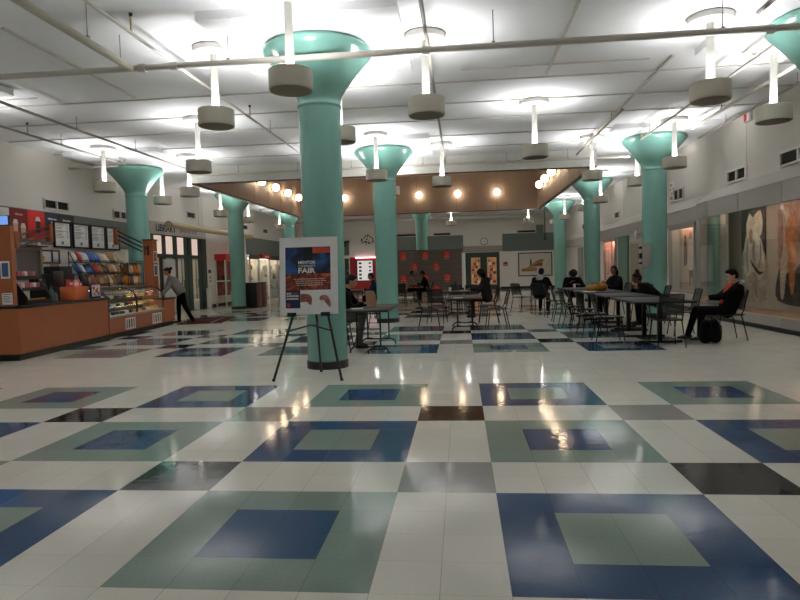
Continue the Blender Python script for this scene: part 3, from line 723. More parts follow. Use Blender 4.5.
CPROF = [(.015, .5), (.01, .70), (.015, .84), (.04, .95), (.10, 1.04), (.22, 1.105), (.40, 1.13)]
SHELF = glass_mat('shelf_glass', (.93, .98, .96))
VAL = mat('case_valance', (60, 56, 52), .5)
def pastry_case(s0, s1, label, glow, g):
    t = cthing('pastry_case', label, 'display case', 0, s0)
    L_ = s1-s0
    b = MB(); b.loft([[(-d, y, z) for d, z in CPROF] for y in (.03, L_-.03)]); b.build('curved_glass', GLASS, t, recalc=False)
    for y in (.0, L_-.03):
        b = MB(); b.prism([(-d-.0, y, z) for d, z in CPROF]+[(-.9, y, 1.13), (-.9, y, .5)], (0, .03, 0)) if False else None
        b.tube([(-d, y+.015, z) for d, z in CPROF]+[(-.60, y+.015, 1.13)], .018, 8); b.box(-.61, -.01, y, y+.03, .48, .51); b.box(-.62, -.58, y, y+.03, .5, 1.14)
        b.build('rib', DARK, t)
    MB().box(-.62, -.38, 0, L_, 1.13, 1.16).build('top', BRASSY, t, smooth=False)
    MB().box(-.62, -.59, .03, L_-.03, .5, 1.13).build('back_panel', DARK, t, smooth=False)
    MB().box(-.59, -.0, .03, L_-.03, .48, .525).build('deck', WHITE, t, smooth=False)
    MB().box(.0, .02, .0, L_, .48, .52).build('sill', GREYP, t, smooth=False)
    for z, d in ((.69, .2), (.88, .24)): MB().box(-.58, -d+.1, .04, L_-.04, z, z+.012).build('shelf', SHELF, t, smooth=False)
    MB().box(-.42, -.40, .03, L_-.03, 1.075, 1.13).build('valance', VAL, t, smooth=False)
    MB().box(-.5, -.46, .06, L_-.06, 1.10, 1.125).build('light_strip', glow, t, smooth=False)
    MB().box(-.58, -.56, .06, L_-.06, .67, .688).build('light_strip', glow, t, smooth=False)
pastry_case(3.26, 4.75, 'curved glass case with cool lit wrapped food, nearer of the two', mat('cool_strip_glow', (225, 238, 255), .5, emit=5, emit_rgb=(225, 236, 255)), 0)
pastry_case(4.76, 6.44, 'curved glass case glowing warm with pastries, farther of the two', mat('case_warm_glow', (255, 200, 130), .5, emit=9, emit_rgb=(255, 214, 160)), 1)
# food in the cases
FM = {n: mat('food_'+n, c, .5, noise=.15, scale=30) for n, c in dict(white=(216, 214, 206), green=(74, 92, 60), dark=(62, 50, 44), tan=(196, 150, 92), yellow=(226, 176, 80), red=(170, 60, 44), cream=(230, 210, 170), blue=(90, 110, 140)).items()}
FW = {'white': 'white wrapped', 'green': 'dark green', 'dark': 'dark brown', 'tan': 'tan baked', 'yellow': 'golden', 'red': 'red topped', 'cream': 'cream coloured', 'blue': 'blue wrapped'}
fid = 0
for ci, (s0, cols) in enumerate(((3.26, ['white', 'dark', 'blue', 'green', 'white', 'dark']), (4.76, ['tan', 'yellow', 'red', 'cream', 'yellow', 'tan']))):
    for li, (z, d) in enumerate(((.526, .16), (.703, .26), (.893, .30))):
        for k in range(6):
            c = cols[(k+li*2) % 6]
            nm = 'wrapped_sandwich' if ci == 0 else 'pastry'
            o = MB()
            if ci == 0: o.box(-.10, .10, -.075, .075, 0, .075, bev=.028)
            else: o.lathe([(0, 0), (.075, .004), (.09, .03), (.07, .065), (0, .078)], 14)
            o = o.build(nm, FM[c], None, center=False)
            o.location = cw(d, s0+.16+k*(.232 if ci == 0 else .262), z); o.rotation_euler = (0, 0, CPHI+random.uniform(-.2, .2))
            tag(o, '%s %s on the %s shelf of the %s glass case' % (FW[c], 'food package' if ci == 0 else 'pastry', ('bottom', 'middle', 'top')[li], ('nearer cool lit', 'farther warm lit')[ci]), 'food', 'food in the glass cases')
# pillar with notices at the near end
t = cthing('orange_pillar', 'tall orange panel pillar with taped notices at the left photo edge', 'pillar', .17, .16, .95); t['kind'] = 'thing'
MB().box(-.68, 0, 0, .10, 0, 1.38).build('panel', ORNG, t, smooth=False)
def notice(parent, x0, x1, z0, z1, m, m2=None, y=-.004):
    p = MB().box(x0, x1, y, 0, z0, z1).build('notice', PAPER if m2 else m, parent, smooth=False)
    if m2: MB().box(x0+.025, x1-.025, y-.003, y, z0+.03, z1-.03).build('print', m2, p, smooth=False)
notice(t, -.20, -.04, .47, .77, PAPER, mat('notice_blue', (58, 96, 146), .5))
notice(t, -.20, -.02, .02, .22, PAPER, None); notice(t, -.40, -.25, .6, .86, mat('notice_cream', (200, 196, 170), .6)); notice(t, -.40, -.26, .36, .54, mat('notice_orange', (196, 140, 80), .6))
notice(t, -.42, -.24, .03, .24, mat('notice_teal', (110, 160, 150), .6))
b = MB()
for k in range(5): b.box(-.18, -.04-.03*(k % 2), -.006, -.004, .19-.032*k, .2-.032*k)
b.build('printed_lines', DARK, t, smooth=False)
t = cthing('monitor', 'pale blue lit screen standing on top of the orange pillar', 'monitor', .17, .17, 2.33)
MB().box(-.5, -.02, 0, .06, 0, .18, bev=.008).build('housing', BLKM, t)
MB().box(-.485, -.035, -.004, 0, .02, .165).build('screen', mat('screen_glow', (110, 150, 220), .3, emit=.75, emit_rgb=(120, 160, 235)), t, smooth=False)
# orange post at the far end
t = thing('orange_post', 'orange square post with black figure mark at the far end of the counter', 'post', (-8.45, 12.95, 0)); t['kind'] = 'thing'
MB().box(-.27, 0, 0, .27, 0, 2.40).build('body', ORNG, t, smooth=False)
MB().box(-.29, .02, -.02, .29, 2.40, 2.43).build('cap', DARK, t, smooth=False)
b = MB(); b.box(-.235, -.2, -.004, 0, 1.98, 2.24); b.box(-.16, -.09, -.004, 0, 1.98, 2.25); b.box(-.19, -.16, -.004, 0, 2.15, 2.21)
b.build('black_mark', BLKM, t, smooth=False)
for z, m in ((1.78, print_mat('small_poster_print', [(.3, (30, 26, 26)), (.5, (120, 70, 50)), (.7, (190, 180, 160))], 14)), (1.4, mat('notice_blue', (58, 96, 146), .5))):
    p = MB().box(0, .004, .04, .23, z, z+.32).build('notice', PAPER, t, smooth=False); MB().box(.004, .006, .06, .21, z+.03, z+.29).build('print', m, p, smooth=False)
# decorative rails either end of the menus
def rails(name, label, p, q, n, posts):
    p, q = Vec(p), Vec(q)
    t = thing(name, label, 'railing', (p+q)/2, 0)
    c = (p+q)/2
    for k in range(n):
        z = Vec((0, 0, -.12*k)); MB().cyl(p-c+z, q-c+z, .024, n=8).build('rail', BLKM, t)
    for (pt, h) in posts:
        a = Vec(pt)-c; MB().box(a.x-.05, a.x+.05, a.y-.06, a.y+.06, a.z, a.z+h).build('post', ORNG, t, smooth=False)
rails('decorative_railing', 'three slanted black rails in front of the red posters', (-9.0, 8.38, 2.31), (-10.25, 11.11, 2.73), 3, [((-9.0, 8.28, 2.04), .35), ((-10.27, 11.22, 2.34), .45)])
rails('decorative_railing', 'three slanted black rails between menu boards and orange post', (-9.4, 12.87, 2.68), (-8.72, 12.9, 2.33), 3, [((-9.45, 12.87, 2.3), .45)])

# back wall of the kiosk: menus, posters, boards
def lw(name, label, cat, y, z, group=None): return thing(name, label, cat, (XL+.03, y, z), 0, group)
LEAF = mat('grey_green_print', (110, 120, 108), .6); INK = mat('grey_ink', (120, 118, 116), .7); MINK = mat('menu_ink_red', (150, 96, 86), .7)
for k, (y0, y1) in enumerate(((11.62, 12.34), (12.43, 13.19), (13.26, 13.99), (14.05, 14.77))):
    t = lw('menu_board', 'black framed white menu board, %s from the left in the row' % ('first', 'second', 'third', 'fourth')[k], 'menu board', (y0+y1)/2, 2.22, 'menu boards')
    h, w = .70, (y1-y0)/2
    b = MB(); e = .045
    for q in ((-w, w, 0, e), (-w, w, h-e, h), (-w, -w+e, e, h-e), (w-e, w, e, h-e)): b.box(0, .05, q[0], q[1], q[2], q[3])
    b.build('frame', BLKM, t, smooth=False)
    MB().box(0, .025, -w+e, w-e, e, h-e).build('sheet', mat('menu_white', (246, 245, 242), .6), t, smooth=False)
    b = MB()
    for j in range(9):
        if j in (3,): continue
        z = h-.13-.038*j; b.box(.025, .027, -w+.1, -w+.1+random.uniform(.2, .35), z, z+.012)
        b.box(.025, .027, w-.17, w-.1, z, z+.012)
    b.box(.025, .027, -w+.09, w-.09, h-.09, h-.08, mi=1); b.box(.025, .027, -w+.09, w-.09, h-.26, h-.25, mi=1)
    b.build('printed_lines', [INK, MINK], t, smooth=False)
    MB().cyl((.025, 0, .13), (.028, 0, .13), .045, n=20).build('round_emblem', LEAF, t)
CUPM = mat('cup_cream_print', (206, 176, 150), .6)
def cup(t, y, z, s_, m):
    b = MB(); b.prism([(.008, y-.06*s_, z), (.008, y+.06*s_, z), (.008, y+.085*s_, z+.26*s_), (.008, y-.085*s_, z+.26*s_)], (.002, 0, 0), 0)
    b.prism([(.008, y-.09*s_, z+.26*s_), (.008, y+.09*s_, z+.26*s_), (.008, y+.05*s_, z+.36*s_), (.008, y-.05*s_, z+.36*s_)], (.002, 0, 0), 1)
    b.build('printed_cup', [m, PAPER], t, smooth=False)
def scribble(t, y0, y1, z, m=PAPER, h=.05):
    b = MB(); y = y0
    while y < y1:
        w = random.uniform(.02, .05); b.box(.008, .011, y, y+w*.7, z, z+h*random.uniform(.6, 1.15)); y += w
    b.build('script_lettering', m, t, smooth=False)
POSTERS = [('maroon', (128, 22, 26), 10.07, 10.68, 'dark red poster with two pale cups, left of the bright red poster'), ('scarlet', (206, 34, 32), 10.69, 11.33, 'bright red poster with one dark banded cup above the railing'),
           ('navy', (34, 54, 70), 11.34, 11.92, 'dark blue poster with white script behind the first menu board'), ('umber', (50, 40, 36), 11.93, 12.55, 'dark brown poster with white script above the first menu board')]
for nm, c, y0, y1, l in POSTERS:
    t = lw('poster', l, 'poster', (y0+y1)/2, 2.37, 'posters above the counter'); w = (y1-y0)/2
    MB().box(0, .008, -w, w, .0, .74).build('sheet', mat('poster_'+nm, c, .5), t, smooth=False)
    if nm == 'maroon': cup(t, -.12, .12, 1.0, CUPM); cup(t, .14, .02, 1.05, CUPM); scribble(t, -.12, .14, .58, mat('script_pink', (220, 160, 160), .6))
    elif nm == 'scarlet': cup(t, .05, .2, 1.1, mat('cup_dark_print', (70, 40, 36), .6)); MB().box(.008, .01, -w, w, 0, .05).build('orange_stripe', ORT, t, smooth=False)
    else: scribble(t, -.18, .16, .56); scribble(t, -.05, .12, .47)
t = lw('poster', 'white poster cut off by the left edge of the photo', 'poster', 9.75, 2.5, 'posters above the counter'); MB().box(0, .008, -.3, .31, 0, .6).build('sheet', PAPER, t, smooth=False)
# wall cabinet, pin board
t = thing('wall_cabinet', 'beige framed serving hatch on the wall behind the fruit rack', 'cabinet', (XL, 10.55, 1.4))
b = MB()
for q in ((-.5, .5, .72, .8), (-.5, -.43, 0, .72), (.43, .5, 0, .72)): b.box(.0, .12, q[0], q[1], q[2], q[3])
b.build('frame', mat('hatch_beige', (150, 138, 118), .5), t, smooth=False)
MB().box(.0, .05, -.43, .43, 0, .72).build('shutter', mat('hatch_grey', (120, 110, 108), .45), t, smooth=False)
MB().box(.0, .25, -.55, .55, .80, .83).build('top_board', mat('red_brown_board', (96, 50, 36), .5), t, smooth=False)
for k, y in enumerate((-.25, -.05, .15, .32)):
    tag(MB().lathe([(.045, 0), (.06, .06+.02*(k % 2)), (.0, .065+.02*(k % 2))], 14).build('cup', PAPER), 'small white cup on the board above the serving hatch', 'cup', 'cups above the hatch').location = (XL+.15, 10.55+y, 2.23)
t = thing('pin_board', 'dark red framed board with white notices and an orange dot', 'board', (XL, 11.47, 1.79))
b = MB()
for q in ((-.4, .4, 0, .035), (-.4, .4, .325, .36), (-.4, -.365, 0, .36), (.365, .4, 0, .36), (.08, .11, 0, .36)): b.box(0, .035, q[0], q[1], q[2], q[3])
b.build('frame', mat('dark_red_frame', (74, 30, 26), .5), t, smooth=False)
MB().box(0, .015, -.38, .38, .02, .34).build('panel', mat('board_grey', (170, 166, 158), .6), t, smooth=False)
MB().box(.015, .018, -.33, .04, .06, .31).build('notice', PAPER, t, smooth=False); MB().box(.015, .018, .14, .33, .05, .31).build('notice', PAPER, t, smooth=False)
MB().cyl((.018, -.27, .14), (.022, -.27, .14), .07, n=18).build('orange_dot', mat('orange_dot', (222, 140, 40), .5), t)
tag(MB().box(XL, XL+.02, 11.5, 11.82, 1.48, 1.78).build('brown_notice', mat('brown_card', (164, 128, 94), .6), smooth=False), 'brown paper card hanging below the pin board', 'notice')
tag(MB().box(XL+.03, XL+.045, 14.1, 15.2, 2.22, 2.27).build('cream_strip', PAPER, smooth=False), 'thin cream strip along the bottom of the green band', 'trim') if 0 else None
tag(MB().box(XL, XL+.05, 13.0, 15.1, 1.3, 2.2).build('cream_panel', mat('cream_panel', (204, 194, 178), .6), smooth=False), 'plain cream panel on the wall behind the snack rack', 'panel')
t = thing('back_counter', 'low back counter with black top behind the kiosk, under the snack rack', 'counter', (XL, 11.7, 0))
MB().box(.01, .86, -2.0, 2.2, 0, .86).build('body', ORNG, t, smooth=False); MB().box(.01, .88, -2.02, 2.2, .86, .9).build('worktop', BTOP, t, smooth=False)
# espresso machine and kit on the back counter
t = thing('coffee_machine', 'black boxy coffee machine in front of the snack rack', 'machine', (-9.85, 10.85, .9))
MB().box(-.25, .25, -.28, .28, 0, .62, bev=.02).build('body', BLKM, t); MB().box(-.22, .22, -.25, .25, .62, .80, bev=.02).build('hopper', DARK, t)
MB().box(.25, .27, -.2, .2, .3, .5).build('front_panel', DARK, t); MB().box(.25, .4, -.2, .2, 0, .05).build('drip_tray', mat('steel', (150, 150, 150), .3, metal=.9), t, smooth=False)
# snack rack with chip bags
BAGC = [('blue', (40, 80, 150)), ('white', (210, 208, 204)), ('red', (170, 36, 34)), ('tan', (176, 132, 86)), ('brown', (112, 72, 46)), ('black', (36, 34, 36)), ('orange', (206, 120, 40)), ('cream', (214, 190, 150)), ('green', (70, 110, 60))]
BM_ = {n: mat('chip_bag_'+n, c, .3, noise=.25, scale=14) for n, c in BAGC}
def bag_mesh(w, h, d, m):
    b = MB(); n = 7; rows = []
    for sgn in (1, -1):
        rows = []
        for i in range(n+1):
            v = i/n; row = []
            for j in range(n+1):
                q = j/n
                bulge = (max(0, math.sin(PI*v))**.5)*(max(0, math.sin(PI*q))**.6)
                row.append((sgn*d*bulge, (q-.5)*w*(1-.07*math.sin(PI*v)), v*h))
            rows.append(row)
        b.loft(rows)
    bmesh.ops.remove_doubles(b.bm, verts=b.bm.verts, dist=.0005)
    return b.mesh('chip_bag', m)
BAGME = {n: bag_mesh(.21, .27, .05, BM_[n]) for n, c in BAGC}
for me in BAGME.values(): me.polygons.foreach_set('use_smooth', [True]*len(me.polygons))
def bag(loc, n, label, rz=0, tilt=-.25):
    o = bpy.data.objects.new('chip_bag', BAGME[n]); COL.objects.link(o); o.location = loc; o.rotation_euler = (random.uniform(-.3, .3), tilt, rz); o.scale = (1.2,)*3 if tilt < -.3 else (1, 1, 1)
    tag(o, label, 'chip bag', 'chip bags on the snack racks')
t = thing('snack_rack', 'large black wire snack rack full of chip bags below the menus', 'rack', (-9.85, 12.75, .9))
b = MB()
for y in (-1.15, 0, 1.15): b.tube([(-.2, y, 0), (-.2, y, 1.2)], .014, 6); b.tube([(.2, y, 0), (.2, y, .45), (-.2, y, 1.2)], .012, 6)
b.build('frame', BLKM, t)
TIER = [(.12, .28), (.0, .60), (-.1, .92)]
for dx, z in TIER:
    b = MB(); b.box(dx-.09, dx+.09, -1.16, 1.16, z-.012, z); b.tube([(dx+.1, -1.16, z+.05), (dx+.1, 1.16, z+.05)], .008, 6); b.build('tier', BLKM, t)
seqs = [['black', 'brown', 'red', 'brown', 'tan', 'tan', 'cream', 'tan', 'brown', 'orange', 'tan'], ['blue', 'white', 'blue', 'black', 'red', 'tan', 'brown', 'tan', 'cream', 'tan', 'brown'],
        ['white', 'red', 'white', 'blue', 'blue', 'blue', 'cream', 'white', 'tan', 'white', 'cream']]
for li, (dx, z) in enumerate(TIER):
    for k in range(11):
        n = seqs[li][k]
        bag((-9.85+dx+.06, 12.75-1.05+.21*k, .9+z+.004), n, '%s chip bag on the %s tier of the large snack rack' % (n, ('lowest', 'middle', 'top')[li]), random.uniform(-.45, .45), random.uniform(-.75, -.45))
t = cthing('snack_rack', 'small black wire rack of yellow bags on top of the warm case', 'rack', .5, 5.72, 1.162)
b = MB()
for y in (-.46, .46):
    for x in (-.09, .09): b.tube([(x, y, 0), (x, y, .60)], .01, 6)
b.build('frame', BLKM, t)
for z in (.02, .30, .59):
    b = MB(); b.box(-.10, .10, -.47, .47, z-.01, z); b.tube([(.10, -.47, z+.05), (.10, .47, z+.05)], .007, 6); b.build('shelf', BLKM, t)
for li, z in enumerate((.02, .30)):
    for k in range(4): n = ('orange', 'brown', 'cream', 'orange')[(k+li) % 4]; bag(cw(.49, 5.72-.33+.22*k, 1.162+z+.002), n, '%s chip bag on the %s shelf of the small snack rack' % (n, ('lower', 'upper')[li]), random.uniform(-.2, .2), -.1)
# fruit and gift rack on the near counter
t = cthing('tiered_rack', 'black tiered counter rack holding pink packets above a row of fruit', 'rack', .34, .88, .951)
for y in (-.38, .365): MB().prism([(-.2, y, 0), (.2, y, 0), (.2, y, .12), (-.1, y, .56), (-.2, y, .56)], (0, .015, 0)).build('side', BLKM, t, smooth=False)
for x, z in ((.06, .02), (-.02, .25), (-.1, .46)):
    b = MB(); b.box(x-.14, x+.14, -.37, .37, z-.015, z); b.box(x+.13, x+.14, -.37, .37, z, z+.05); b.build('tray', BLKM, t, smooth=False)
PINK = [mat('packet_pink', (208, 120, 130), .5), mat('packet_white', (222, 204, 200), .5), mat('packet_rose', (180, 84, 96), .5)]
for li, (d, z) in enumerate(((.36, 1.205), (.44, 1.415))):
    for k in range(6):
        o = MB().box(-.04, .04, -.05, .05, 0, .13, bev=.008).build('gift_packet', PINK[(k+li) % 3], center=False); o.location = cw(d, .88-.30+.12*k, z); o.rotation_euler = (0, 0, CPHI+random.uniform(-.2, .2))
        tag(o, '%s packet on the %s tray of the tiered rack' % (('pink', 'whitish', 'rose')[(k+li) % 3], ('middle', 'top')[li]), 'packet', 'packets on the tiered rack')
FR = [('orange', mat('fruit_orange', (220, 120, 30), .5)), ('apple', mat('fruit_green', (150, 160, 60), .4)), ('peach', mat('fruit_peach', (214, 132, 74), .5))]
for k in range(7):
    n, m = FR[(k*2) % 3]
    o = MB().lathe([(0, .004), (.03, 0), (.045, .03), (.04, .06), (.015, .076), (0, .07)], 14).build(n, m, center=False); o.location = cw(.25, .88-.31+.103*k, .973)
    MB().cyl((0, 0, .07), (.004, 0, .088), .003, n=5).build('stem', BLKM, o)
    tag(o, '%s on the lowest tray of the tiered rack' % {'orange': 'round orange fruit', 'apple': 'yellow green apple', 'peach': 'peach coloured fruit'}[n], 'fruit', 'fruit on the tiered rack')
# bottles, donation box, signs on the near counter
TEALB = mat('bottle_teal', (44, 86, 84), .3)
for k, (d, s_, h, m, l) in enumerate(((.4, 1.42, .42, mat('bottle_black', (28, 28, 30), .3), 'tall black pump bottle beside the tiered rack'), (.3, 1.54, .34, TEALB, 'teal bottle beside the tall black pump bottle'), (.5, 1.68, .46, mat('bottle_olive', (52, 62, 50), .3), 'olive dark bottle behind the teal bottle'), (.35, 1.78, .2, mat('bottle_grey', (110, 110, 108), .4), 'short grey jar on the near counter'))):
    t = cthing('pump_bottle', l, 'bottle', d, s_, .951, 'bottles on the near counter')
    MB().lathe([(.042, 0), (.045, .01), (.045, h*.62), (.018, h*.78), (.016, h*.86)], 16).build('body', m, t)
    MB().lathe([(.02, h*.86), (.02, h*.95), (.008, h), (0, h)], 12).build('cap', BLKM, t)
t = cthing('orange_box', 'plain orange box on the near counter carrying pink cards', 'box', .34, 2.5, .951)
MB().box(-.16, .16, -.28, .26, 0, .27, bev=.006).build('body', mat('bright_orange_card', (206, 100, 52), .5), t)
for k, (y, w, h, m) in enumerate(((-.2, .18, .15, mat('card_red', (190, 50, 60), .5)), (.03, .2, .13, mat('card_pink', (226, 150, 160), .5)), (.22, .12, .1, mat('card_red', (190, 50, 60), .5)))):
    p = cw(.34, 2.5+y*.9, 1.222)
    t = thing('gift_card_stack', '%s card standing on the orange box' % ('tall red', 'wide pink', 'small red')[k], 'card', p, CPHI, 'cards on the orange box')
    MB().box(-.03, .03, -w/2, w/2, 0, h).build('card', m, t, smooth=False); MB().box(.03, .033, -w/3, w/3, h*.25, h*.6).build('white_label', PAPER, t, smooth=False)
t = cthing('table_sign', 'black framed pink and white sign standing beside the orange box', 'sign', .1, 2.92, .951)
MB().box(-.03, 0, -.22, .22, 0, .32, bev=.004).build('frame', BLKM, t); MB().box(0, .004, -.18, .18, .04, .29).build('sheet', mat('sheet_pinkish', (232, 206, 206), .5), t, smooth=False)
b = MB()
for y, z, s_ in ((-.1, .22, .04), (.05, .2, .03), (.1, .1, .035), (-.08, .09, .025)): b.cyl((.004, y, z), (.007, y, z), s_, n=14)
b.build('red_motif', RED, t, smooth=False); MB().box(.004, .008, -.03, .05, .12, .18).build('green_motif', FM['green'], t, smooth=False)
# register screen at the back
t = cthing('order_screen', 'dark screen on a stand behind the orange box', 'monitor', .6, 2.35, .951)
MB().cyl((0, 0, 0), (0, 0, .3), .025, n=10).build('stand', BLKM, t); MB().box(-.03, .02, -.2, .2, .28, .6, bev=.01).build('housing', BLKM, t); MB().cyl((0, 0, 0), (0, 0, .015), .1, n=18).build('foot', BLKM, t)
# ------------------------------------------------------------------ library front
LITP = mat('lit_frosted_pane', (226, 200, 190), .4, emit=.55, emit_rgb=(236, 208, 196))  # panes glow on their own, standing in for light from behind
o = struct(thing('door_5', 'green framed glazed library doors with bright panes above', 'door', (XL, 16.85, 0))); del o['category']; del o['label']
def lb(name, m, boxes, par=o, sm=False):
    b = MB()
    for q in boxes: b.box(q[0], q[1], q[2]-16.85, q[3]-16.85, q[4], q[5])
    return b.build(name, m, par, smooth=sm)
posts = [(16.85, 17.06), (17.64, 17.94), (18.49, 18.85), (19.41, 19.72), (19.82, 20.13), (20.70, 21.0), (21.08, 21.55)]
lb('frame', DGREEN, [(-.12, .012, a, c, 0, 2.88) for a, c in posts]+[(-.12, .012, 16.85, 21.55, 2.84, 2.88), (-.12, .02, 16.85, 21.55, 2.06, 2.19), (-.1, -.02, 19.7, 19.85, 2.19, 2.84), (-.1, -.02, 20.98, 21.1, 0, 2.84)])
for a, c in ((17.06, 17.64), (17.94, 18.49), (18.85, 19.41), (20.13, 20.70)): lb('transom_pane', LITP, [(-.01, .0, a, c, 2.19, 2.84)])
for a, c in ((17.06, 17.64), (20.70, 20.98)): lb('side_pane', GLASS, [(-.06, -.05, a, c, .3, 2.06)])
for a, c in ((17.94, 18.49), (18.85, 19.41), (20.13, 20.70)):
    lb('door_glass', GLASS, [(-.03, -.02, a+.05, c-.05, .3, 2.0)])
    fr = lb('door_leaf', mat('pale_door_frame', (178, 172, 164), .5), [(-.05, .0, a, a+.05, .02, 2.06), (-.05, .0, c-.05, c, .02, 2.06), (-.05, .0, a, c, 2.0, 2.06), (-.05, .0, a, c, .02, .3)])
    b = MB(); b.tube([(-.03, c-16.85-.1, .9), (.03, c-16.85-.1, .92), (.03, c-16.85-.1, 1.2), (-.03, c-16.85-.1, 1.22)], .012, 8); b.build('handle', BLKM, fr)
# the lit lobby behind the doors
mb = MB(); mb.box(XL-2.6, XL-2.5, 16.2, 22, 0, 2.9); mb.box(XL-2.5, XL-.2, 16.1, 16.2, 0, 2.9); mb.box(XL-2.5, XL-.2, 21.9, 22, 0, 2.9); mb.box(XL-2.5, XL-.2, 16.2, 21.9, 2.88, 2.95); mb.box(XL-2.5, XL-.13, 16.2, 21.9, -.05, -.001)
struct(mb.build('wall_lobby', mat('lobby_cream', (190, 178, 164), .7), smooth=False, center=False))
LOBBY = mat('lobby_light', (255, 240, 220), .5, emit=9)
tag(MB().box(XL-1.6, XL-1.0, 18, 20.4, 2.84, 2.875).build('ceiling_light', LOBBY, smooth=False), 'bright ceiling light panel inside the library lobby', 'lamp')
for y, h, l in ((21.3, .85, 'short white gate post beside the library doors, farther one'), (20.05, .45, 'low white gate post by the library doors, shorter one')):
    t = thing('gate_post', l, 'post', (XL+.16, y, 0)); MB().box(-.06, .06, -.13, .13, 0, h, bev=.01).build('post', PAPER, t); MB().box(-.07, .07, -.14, .14, 0, .03).build('foot', GREYP, t, smooth=False)
t = thing('standing_panel', 'pale grey panel standing by the library doors behind the woman', 'panel', (XL+.35, 17.45, 0)); MB().box(-.03, .03, -.42, .42, .12, 1.98, bev=.01).build('panel', mat('pale_panel_grey', (196, 192, 188), .5), t); MB().box(-.15, .15, -.4, .4, 0, .12).build('foot', GREYP, t, smooth=False)
t = thing('library_sign', 'pale sign band above the library doors reading LIBRARY', 'sign', (XL, 19.2, 2.9))
MB().box(.0, .03, -2.35, 2.33, .0, .42).build('panel', mat('sign_grey', (176, 170, 164), .5), t, smooth=False)
text('lettering', 'LIBRARY', .36, BLKM, axes((0, 1, 0), (0, 0, 1), (.032, -1.22, .20)), t, wide=1.15, bold=.006)
for k in range(9): MB().box(.03, .036, -.05+.17*k, -.05+.17*k+.09, .12+.03*(k % 2), .25+.03*(k % 3)).build('coloured_letter', mat('sign_red_print', (176, 96, 92), .6) if k < 4 else mat('sign_blue_print', (120, 116, 140), .6), t, smooth=False)
t = thing('door_plate', 'small dark plate above a call panel right of the library doors', 'sign', (XL, 21.83, 1.47)); MB().box(0, .015, -.13, .13, 0, .14).build('plate', BLKM, t, smooth=False)
t = thing('call_panel', 'small grey call panel with dark marks right of the library doors', 'panel', (XL, 21.83, 1.0)); MB().box(0, .03, -.12, .12, 0, .38, bev=.005).build('housing', WHITE, t)
for z in (.08, .24): MB().box(.03, .036, -.06, .06, z, z+.08).build('button', BLKM, t, smooth=False)

# red glass case
t = thing('snack_showcase', 'white legged glass case with red header beside the teal bin column', 'display case', (XL+.02, 23.4, 0))
b = MB()
for x in (0, .42):
    for y in (-.98, .98): b.box(x, x+.05, y-.03, y+.03, 0, 2.02)
b.build('frame', WHITE, t, smooth=False)
hd = MB().box(0, .52, -1.03, 1.03, 2.02, 2.28).build('header', mat('header_red', (176, 30, 34), .45, emit=.06, emit_rgb=(190, 30, 34)), t, smooth=False)
b = MB()
for k in range(6): b.box(.52, .523, -.1+.14*k, -.1+.14*k+.1, 2.10, 2.21)
b.build('white_lettering', PAPER, hd, smooth=False)
MB().box(.0, .02, -.95, .95, .45, 2.02).build('back_panel', print_mat('red_brown_picture', [(.3, (90, 26, 20)), (.55, (150, 52, 36)), (.75, (196, 120, 80))], 2.2), t, smooth=False)
for z in (.42, 1.08): MB().box(.02, .46, -.97, .97, z, z+.05).build('shelf', WHITE, t, smooth=False)
MB().box(.46, .466, -.95, .95, .47, 2.02).build('glass_pane', GLASS, t, smooth=False)
for y, z, w, h, m, l in ((-.3, 1.131, .4, .22, BLKM, 'dark boxed item on the upper shelf of the red showcase'), (.5, .471, .3, .22, PAPER, 'white card on the lower shelf of the red showcase')):
    t2 = MB().box(-.06, .06, -w/2, w/2, 0, h, bev=.01).build('display_box', m, center=False); t2.location = (XL+.22, 23.4+y, z); tag(t2, l, 'box')

# entrance mat
t = thing('floor_mat', 'dark maroon striped mat on the floor behind the bending woman', 'mat', (-7.6, 14.55, 0), R(12))
MB().box(-.62, .62, -1.3, 1.3, 0, .012, bev=.003).build('mat', mat('mat_maroon', (66, 28, 28), .85, spec=.1), t)
for x in (-.45, .3): MB().box(x-.03, x+.03, -1.28, 1.28, .012, .014).build('stripe', BLACK, t, smooth=False)
# recycling bin
t = thing('recycling_bin', 'tall dark red and black recycling bin standing by a teal column', 'bin', (-8.38, 21.35, 0))
MB().box(-.27, .27, -.64, .64, .04, 1.0, bev=.01).build('body', mat('bin_black', (24, 22, 22), .4), t)
MB().box(-.25, .25, -.62, .62, 0, .04).build('plinth', BLACK, t, smooth=False)
for y in (-.32, .32): MB().box(.27, .285, y-.30, y+.30, .06, .96, bev=.004).build('door', mat('bin_maroon', (92, 36, 36), .4), t)
MB().box(-.28, .29, -.66, .66, 1.0, 1.03).build('top', DARK, t, smooth=False)
for y in (-.32, .3): MB().lathe([(.09, 1.03), (.15, 1.03), (.15, 1.05), (.1, 1.055)], 24, c=(0, y, 0)).build('opening_ring', WHITE, t)

